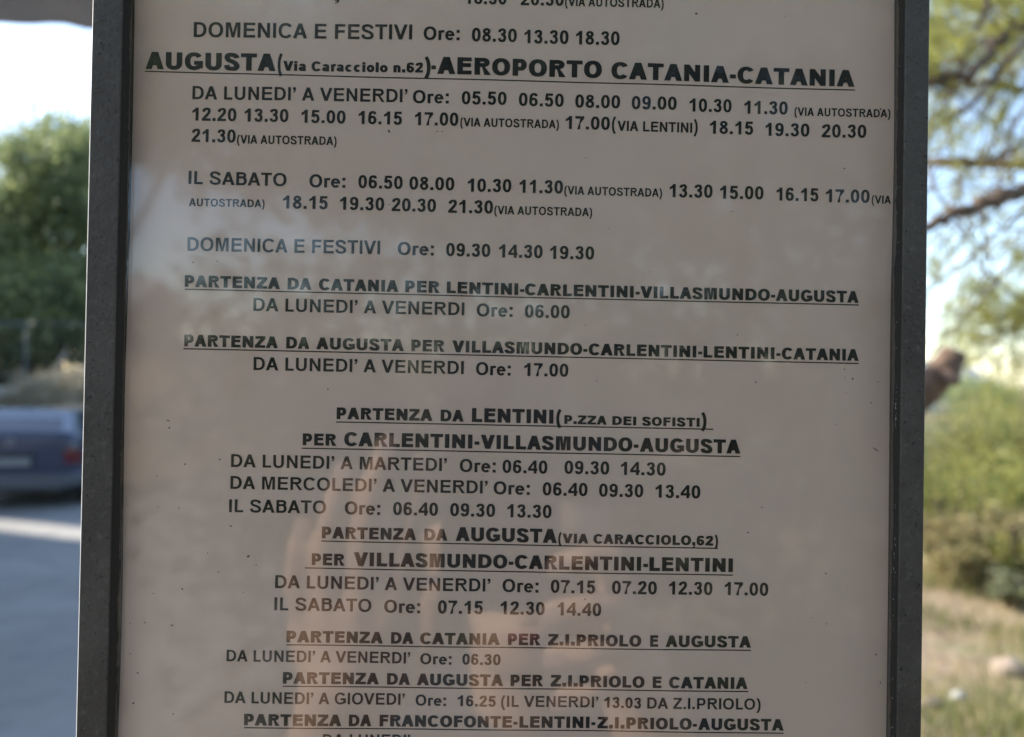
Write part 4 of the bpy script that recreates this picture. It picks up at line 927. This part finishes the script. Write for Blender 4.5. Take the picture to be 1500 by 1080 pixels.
# chipped pale flecks of sealant left along the right-hand gasket
cv = MB()
for _ in range(110):
    z = bz(rnd.choice((rnd.uniform(-.13, .115), rnd.gauss(-.105, .008), rnd.gauss(-.055, .006), rnd.gauss(-.012, .004), rnd.gauss(.055, .003)))); z += 0 if rnd.random() < .3 else 0
    x = .1119 + rnd.gauss(0, .00025); h_ = rnd.uniform(.0001, .0005) * rnd.choice((1, 1, 2)); w_ = rnd.uniform(.00008, .0002)
    if z > bz(.02) and rnd.random() < .7: continue
    cv.add([(x, -.0036, z), (x + w_, -.0037, z + h_ * .2), (x + w_ * .8, -.0036, z + h_), (x - w_ * .3, -.0036, z + h_ * .7)], [(0, 1, 2, 3)])
cv.build('sealant_flecks', M_['chip'], bd, kind='stuff')
sv = MB()
for x, z, w_, h_ in SPECKS:
    n = 9; x /= 1000; z = bz(z / 1000); w_ /= 2300; h_ /= 2300; an = rnd.uniform(-.6, .6)
    P = []
    for k in range(n):
        a = 6.2832 * k / n; q = rnd.uniform(.55, 1.15); u, v = math.cos(a) * w_ * q, math.sin(a) * h_ * q
        P.append((x + u * math.cos(an) - v * math.sin(an), -.0022, z + u * math.sin(an) + v * math.cos(an)))
    sv.add(P + [(x, -.0024, z)], [(k, (k + 1) % n, n) for k in range(n)])
sv.build('dirt_specks', M_['speck'], gp, kind='stuff')
MB().box(-.03, .0122, -(Z0 - .26), .03, .06, bz(.10)).build('post', M_['galv'], bd, bevel=.004)
for z in (-.15, .05):
    MB().box(-.10, .0121, bz(z), -.0302, .0165, bz(z + .03)).build('bracket', M_['galv'], bd); MB().box(.0302, .0121, bz(z), .10, .0165, bz(z + .03)).build('bracket', M_['galv'], bd)

# the printed sheet
sh = empty('timetable_sheet', (0, 0, Z0), label='printed bus timetable on aged paper behind the glass of the notice board', cat='timetable')


def page_y(X, Z):
    e = min(X + 113, 113 - X); return .0011 + .0005 * math.exp(-max(0, e) / 9) * math.sin(Z * .045 + X * .01) + .00028 * math.sin(X * .031 + 1) * math.sin(Z * .043 + .5) + .00012 * math.sin(X * .11 + Z * .07)


nx, nz = 90, 140; V = []
for j in range(nz + 1):
    for i in range(nx + 1):
        X = -113.6 + 226.6 * i / nx; Z = -228 + 366 * j / nz
        if i == 0: X += .25 * math.sin(Z * .11) + .1 * math.sin(Z * .5)
        if i == nx: X += .25 * math.sin(Z * .09 + 1)
        V.append((max(-112.3, min(112.6, X)) / 1000, page_y(X, Z), Z / 1000))
MB().add(V, [(j * (nx + 1) + i, j * (nx + 1) + i + 1, (j + 1) * (nx + 1) + i + 1, (j + 1) * (nx + 1) + i) for j in range(nz) for i in range(nx)], True).build('paper', M_['paper'], sh)
for runs, u in LINES:
    V, F = [], []
    for (s_, t_, xa, za, xb, zb, cap) in runs: text_run(s_, t_, xa, za, xb, zb, cap, V, F, lambda X, Z: page_y(X, Z) - .00008)
    if u:
        n = 60; th = .17
        for i in range(n + 1):
            f = i / n; X = u[0] + (u[2] - u[0]) * f; Z = u[1] + (u[3] - u[1]) * f
            for q in (-th, th): V.append((X / 1000, page_y(X, Z) - .00006, (Z + q) / 1000))
        b = len(V) - 2 * (n + 1)
        F += [(b + 2 * i, b + 2 * i + 2, b + 2 * i + 3, b + 2 * i + 1) for i in range(n)]
    MB().add(V, F).build('printed_line', M_['ink'], sh)

# ================================================================ THE PHOTOGRAPHER (seen only as a reflection in the glass)
def caps(B, vox, name, m, parent=None, smooth=3, **k):
    mb = MB()
    for (a, ra, b, rb) in B:
        a, b = Vector(a), Vector(b); t = (b - a); L = t.length; t = t / L if L > 1e-6 else Vector((0, 0, 1)); s = t.orthogonal().normalized(); u = t.cross(s); rings = []
        for j in range(6): th = -math.pi / 2 + math.pi / 2 * (j + .15) / 5.5; rings.append([a + t * (ra * math.sin(th)) + (s * math.cos(q) + u * math.sin(q)) * ra * math.cos(th) for q in np.arange(14) * 6.2832 / 14])
        for j in range(6): th = math.pi / 2 * (j + .0) / 5.6; rings.append([b + t * (rb * math.sin(th)) + (s * math.cos(q) + u * math.sin(q)) * rb * math.cos(th) for q in np.arange(14) * 6.2832 / 14])
        mb.loft(rings)
    me = bpy.data.meshes.new('tmp'); me.from_pydata(mb.v, [], mb.f); me.update()
    o = bpy.data.objects.new('tmp', me); COL.objects.link(o)
    r_ = o.modifiers.new('r', 'REMESH'); r_.mode = 'VOXEL'; r_.voxel_size = vox; r_.use_smooth_shade = True
    if smooth: s_ = o.modifiers.new('s', 'SMOOTH'); s_.iterations = smooth; s_.factor = .5
    dg = bpy.context.evaluated_depsgraph_get(); me2 = bpy.data.meshes.new_from_object(o.evaluated_get(dg))
    COL.objects.unlink(o); bpy.data.objects.remove(o)
    me2.materials.clear(); me2.materials.append(m); me2.name = name
    return tag(link(bpy.data.objects.new(name, me2), parent), **k)


PB = Vector((.03, -.62, 0))
pr = empty('person', PB, label='photographer in dark jacket and jeans holding up a phone, mirrored in the glass', cat='person')
W = lambda x, y, z: Vector((x, y, z)) - PB                # world to the person's own frame
hd_ = W(.03, -.60, 1.50)
body = [(hd_ + Vector((0, .01, .03)), .088, hd_ + Vector((0, -.01, .05)), .092), (hd_ + Vector((0, .03, -.06)), .055, hd_ + Vector((0, .0, -.02)), .07), (hd_ + Vector((0, .0, -.07)), .055, hd_ + Vector((0, -.03, -.2)), .06),
        (hd_ + Vector((0, .093, -.0)), .012, hd_ + Vector((0, .108, -.022)), .014)]
sL, sR = W(-.15, -.66, 1.28), W(.20, -.66, 1.28); eL, eR = W(-.27, -.50, 1.08), W(.29, -.50, 1.10); wL, wR = W(-.115, -.285, 1.435), W(.115, -.30, 1.43)
body += [(W(-.06, -.66, 1.27), .09, W(.12, -.66, 1.27), .09), (W(.03, -.66, 1.2), .14, W(.03, -.655, 1.0), .125), (W(-.01, -.655, .9), .13, W(.07, -.655, .9), .13),
         (sL, .058, eL, .045), (sR, .058, eR, .045), (eL, .042, wL, .027), (eR, .042, wR, .027)]
for s_ in (-1, 1):
    x = .03 + s_ * .09
    body += [(W(x, -.655, .86), .085, W(x + s_ * .01, -.64, .48), .055), (W(x + s_ * .01, -.64, .48), .055, W(x + s_ * .01, -.665, .1), .035), (W(x + s_ * .01, -.66, .05), .035, W(x + s_ * .02, -.52, .035), .03)]
    body += [(hd_ + Vector((s_ * .092, -.005, -.012)), .012, hd_ + Vector((s_ * .097, -.012, .022)), .014)]


def hand(w, palm_c, knuckles, chains, thumb):
    B = [(w, .027, palm_c, .026)]
    for kq, ch, r_ in zip(knuckles, chains, (.0092, .0096, .0092, .008)):
        B.append((palm_c, .02, kq, .0125)); B.append((w.lerp(palm_c, .7), .02, kq, .0118))
        q = kq
        for j, c in enumerate(ch): B.append((q, r_ * (1.08 - .1 * j), c, r_ * (.98 - .1 * j))); q = c
    B.append((w.lerp(palm_c, .4), .021, thumb[0], .014))
    for a, b in zip(thumb, thumb[1:]): B.append((a, .0115, b, .0105))
    return B


# left hand: fingers up along the phone's left edge
kn = [W(-.066, -.262, 1.556), W(-.085, -.258, 1.558), W(-.105, -.262, 1.548), W(-.123, -.272, 1.532)]
chL = [[W(-.058, -.252, 1.597), W(-.052, -.248, 1.623), W(-.050, -.249, 1.643)], [W(-.082, -.246, 1.604), W(-.075, -.240, 1.633), W(-.069, -.240, 1.655)], [W(-.106, -.250, 1.590), W(-.101, -.244, 1.617), W(-.095, -.244, 1.638)], [W(-.127, -.262, 1.565), W(-.126, -.256, 1.586), W(-.122, -.255, 1.603)]]
body += hand(wL, W(-.098, -.268, 1.505), kn, chL, [W(-.058, -.275, 1.505), W(-.043, -.268, 1.537), W(-.040, -.262, 1.562)])
# right hand: fingers wrapped round the lower right edge, tips on the back of the phone
kn = [W(.068, -.262, 1.575), W(.073, -.264, 1.553), W(.075, -.266, 1.531), W(.074, -.268, 1.511)]
chR = [[W(.066, -.236, 1.590), W(.049, -.227, 1.592), W(.034, -.2285, 1.588)], [W(.070, -.238, 1.561), W(.050, -.227, 1.563), W(.030, -.2285, 1.560)], [W(.072, -.240, 1.535), W(.052, -.228, 1.536), W(.032, -.2285, 1.534)], [W(.070, -.244, 1.510), W(.053, -.230, 1.511), W(.037, -.2290, 1.510)]]
body += hand(wR, W(.088, -.285, 1.505), kn, chR, [W(.066, -.292, 1.515), W(.044, -.270, 1.545), W(.034, -.2625, 1.565)])
bo = caps(body, .0042, 'body', M_['skin'], pr, 2)
for ch in (chL, chR):
    for c in ch:
        a, b = c[1], c[2]; t = (b - a).normalized()
        if ch is chR: ctr = b + Vector((0, .0062, 0)); n_ = Vector((0, 1, 0))
        else: ctr = b + Vector((0, .0066, 0)); n_ = Vector((0, 1, 0))
        s = t.cross(n_).normalized()
        MB().add([ctr - t * .006 - s * .0045, ctr - t * .006 + s * .0045, ctr + t * .006 + s * .0042, ctr + t * .008, ctr + t * .006 - s * .0042, ctr + n_ * .0012], [(0, 1, 5), (1, 2, 5), (2, 3, 5), (3, 4, 5), (4, 0, 5)], True).build('fingernail', M_['nail'], bo)
jk = [(sL, .072, eL, .06), (sR, .072, eR, .06), (eL, .056, eL.lerp(wL, .86), .038), (eR, .056, eR.lerp(wR, .86), .038), (W(-.08, -.66, 1.27), .10, W(.14, -.66, 1.27), .10), (W(.03, -.66, 1.2), .165, W(.03, -.655, 1.0), .155), (W(-.02, -.655, .92), .145, W(.08, -.655, .92), .145), (W(.03, -.64, 1.33), .075, W(.03, -.645, 1.36), .07)]
caps(jk, .008, 'jacket', M_['jacket'], pr, 3)
tz = []
for s_ in (-1, 1):
    x = .03 + s_ * .09
    tz += [(W(x, -.655, .86), .1, W(x + s_ * .01, -.64, .48), .07), (W(x + s_ * .01, -.64, .48), .07, W(x + s_ * .01, -.665, .13), .055)]
    caps([(W(x + s_ * .01, -.665, .075), .05, W(x + s_ * .02, -.52, .04), .038), (W(x + s_ * .01, -.665, .04), .04, W(x + s_ * .02, -.5, .03), .03)], .006, 'shoe', M_['black'], pr, 2)
caps(tz, .008, 'trousers', M_['jeans'], pr, 3)
caps([(hd_ + Vector((0, -.03, .06)), .098, hd_ + Vector((0, -.045, .0)), .09), (hd_ + Vector((-.03, .02, .10)), .06, hd_ + Vector((.03, .02, .10)), .06), (hd_ + Vector((-.07, -.03, -.04)), .045, hd_ + Vector((.07, -.03, -.04)), .045)], .006, 'hair', M_['hair'], pr, 2)
for s_ in (-1, 1):
    e_ = MB().ball(hd_ + Vector((s_ * .032, .082, .012)), .012).build('eye', M_['eye'], pr); MB().ball(hd_ + Vector((s_ * .032, .0915, .012)), .0055).build('iris', M_['iris'], e_)
    MB().tube([hd_ + Vector((s_ * .018, .096, .034)), hd_ + Vector((s_ * .034, .094, .038)), hd_ + Vector((s_ * .05, .084, .034))], [.004, .005, .003], 6).build('eyebrow', M_['hair'], pr)
MB().tube([hd_ + Vector((-.024, .082, -.052)), hd_ + Vector((0, .092, -.05)), hd_ + Vector((.024, .082, -.052))], [.003, .007, .003], 8).build('mouth', M_['lip'], pr)

ph = empty('phone', (0, -.2455, 1.555), label='black phone held upright by the photographer, mirrored in the glass', cat='phone')
MB().box(-.0365, -.004, 0, .0365, .004, .158).build('phone_case', M_['phone'], ph, bevel=.003, seg=3)
MB().box(-.034, -.0047, .003, .034, -.0041, .155).build('screen', M_['screen'], ph)
cb_ = MB().box(-.030, .0041, .128, -.004, .0055, .154).build('camera_bump', M_['phone'], ph, bevel=.001)
for z in (.135, .148): MB().tube([(-.017, .0054, z), (-.017, .0062, z)], .0048, 16).build('lens', M_['car_glass'], cb_)
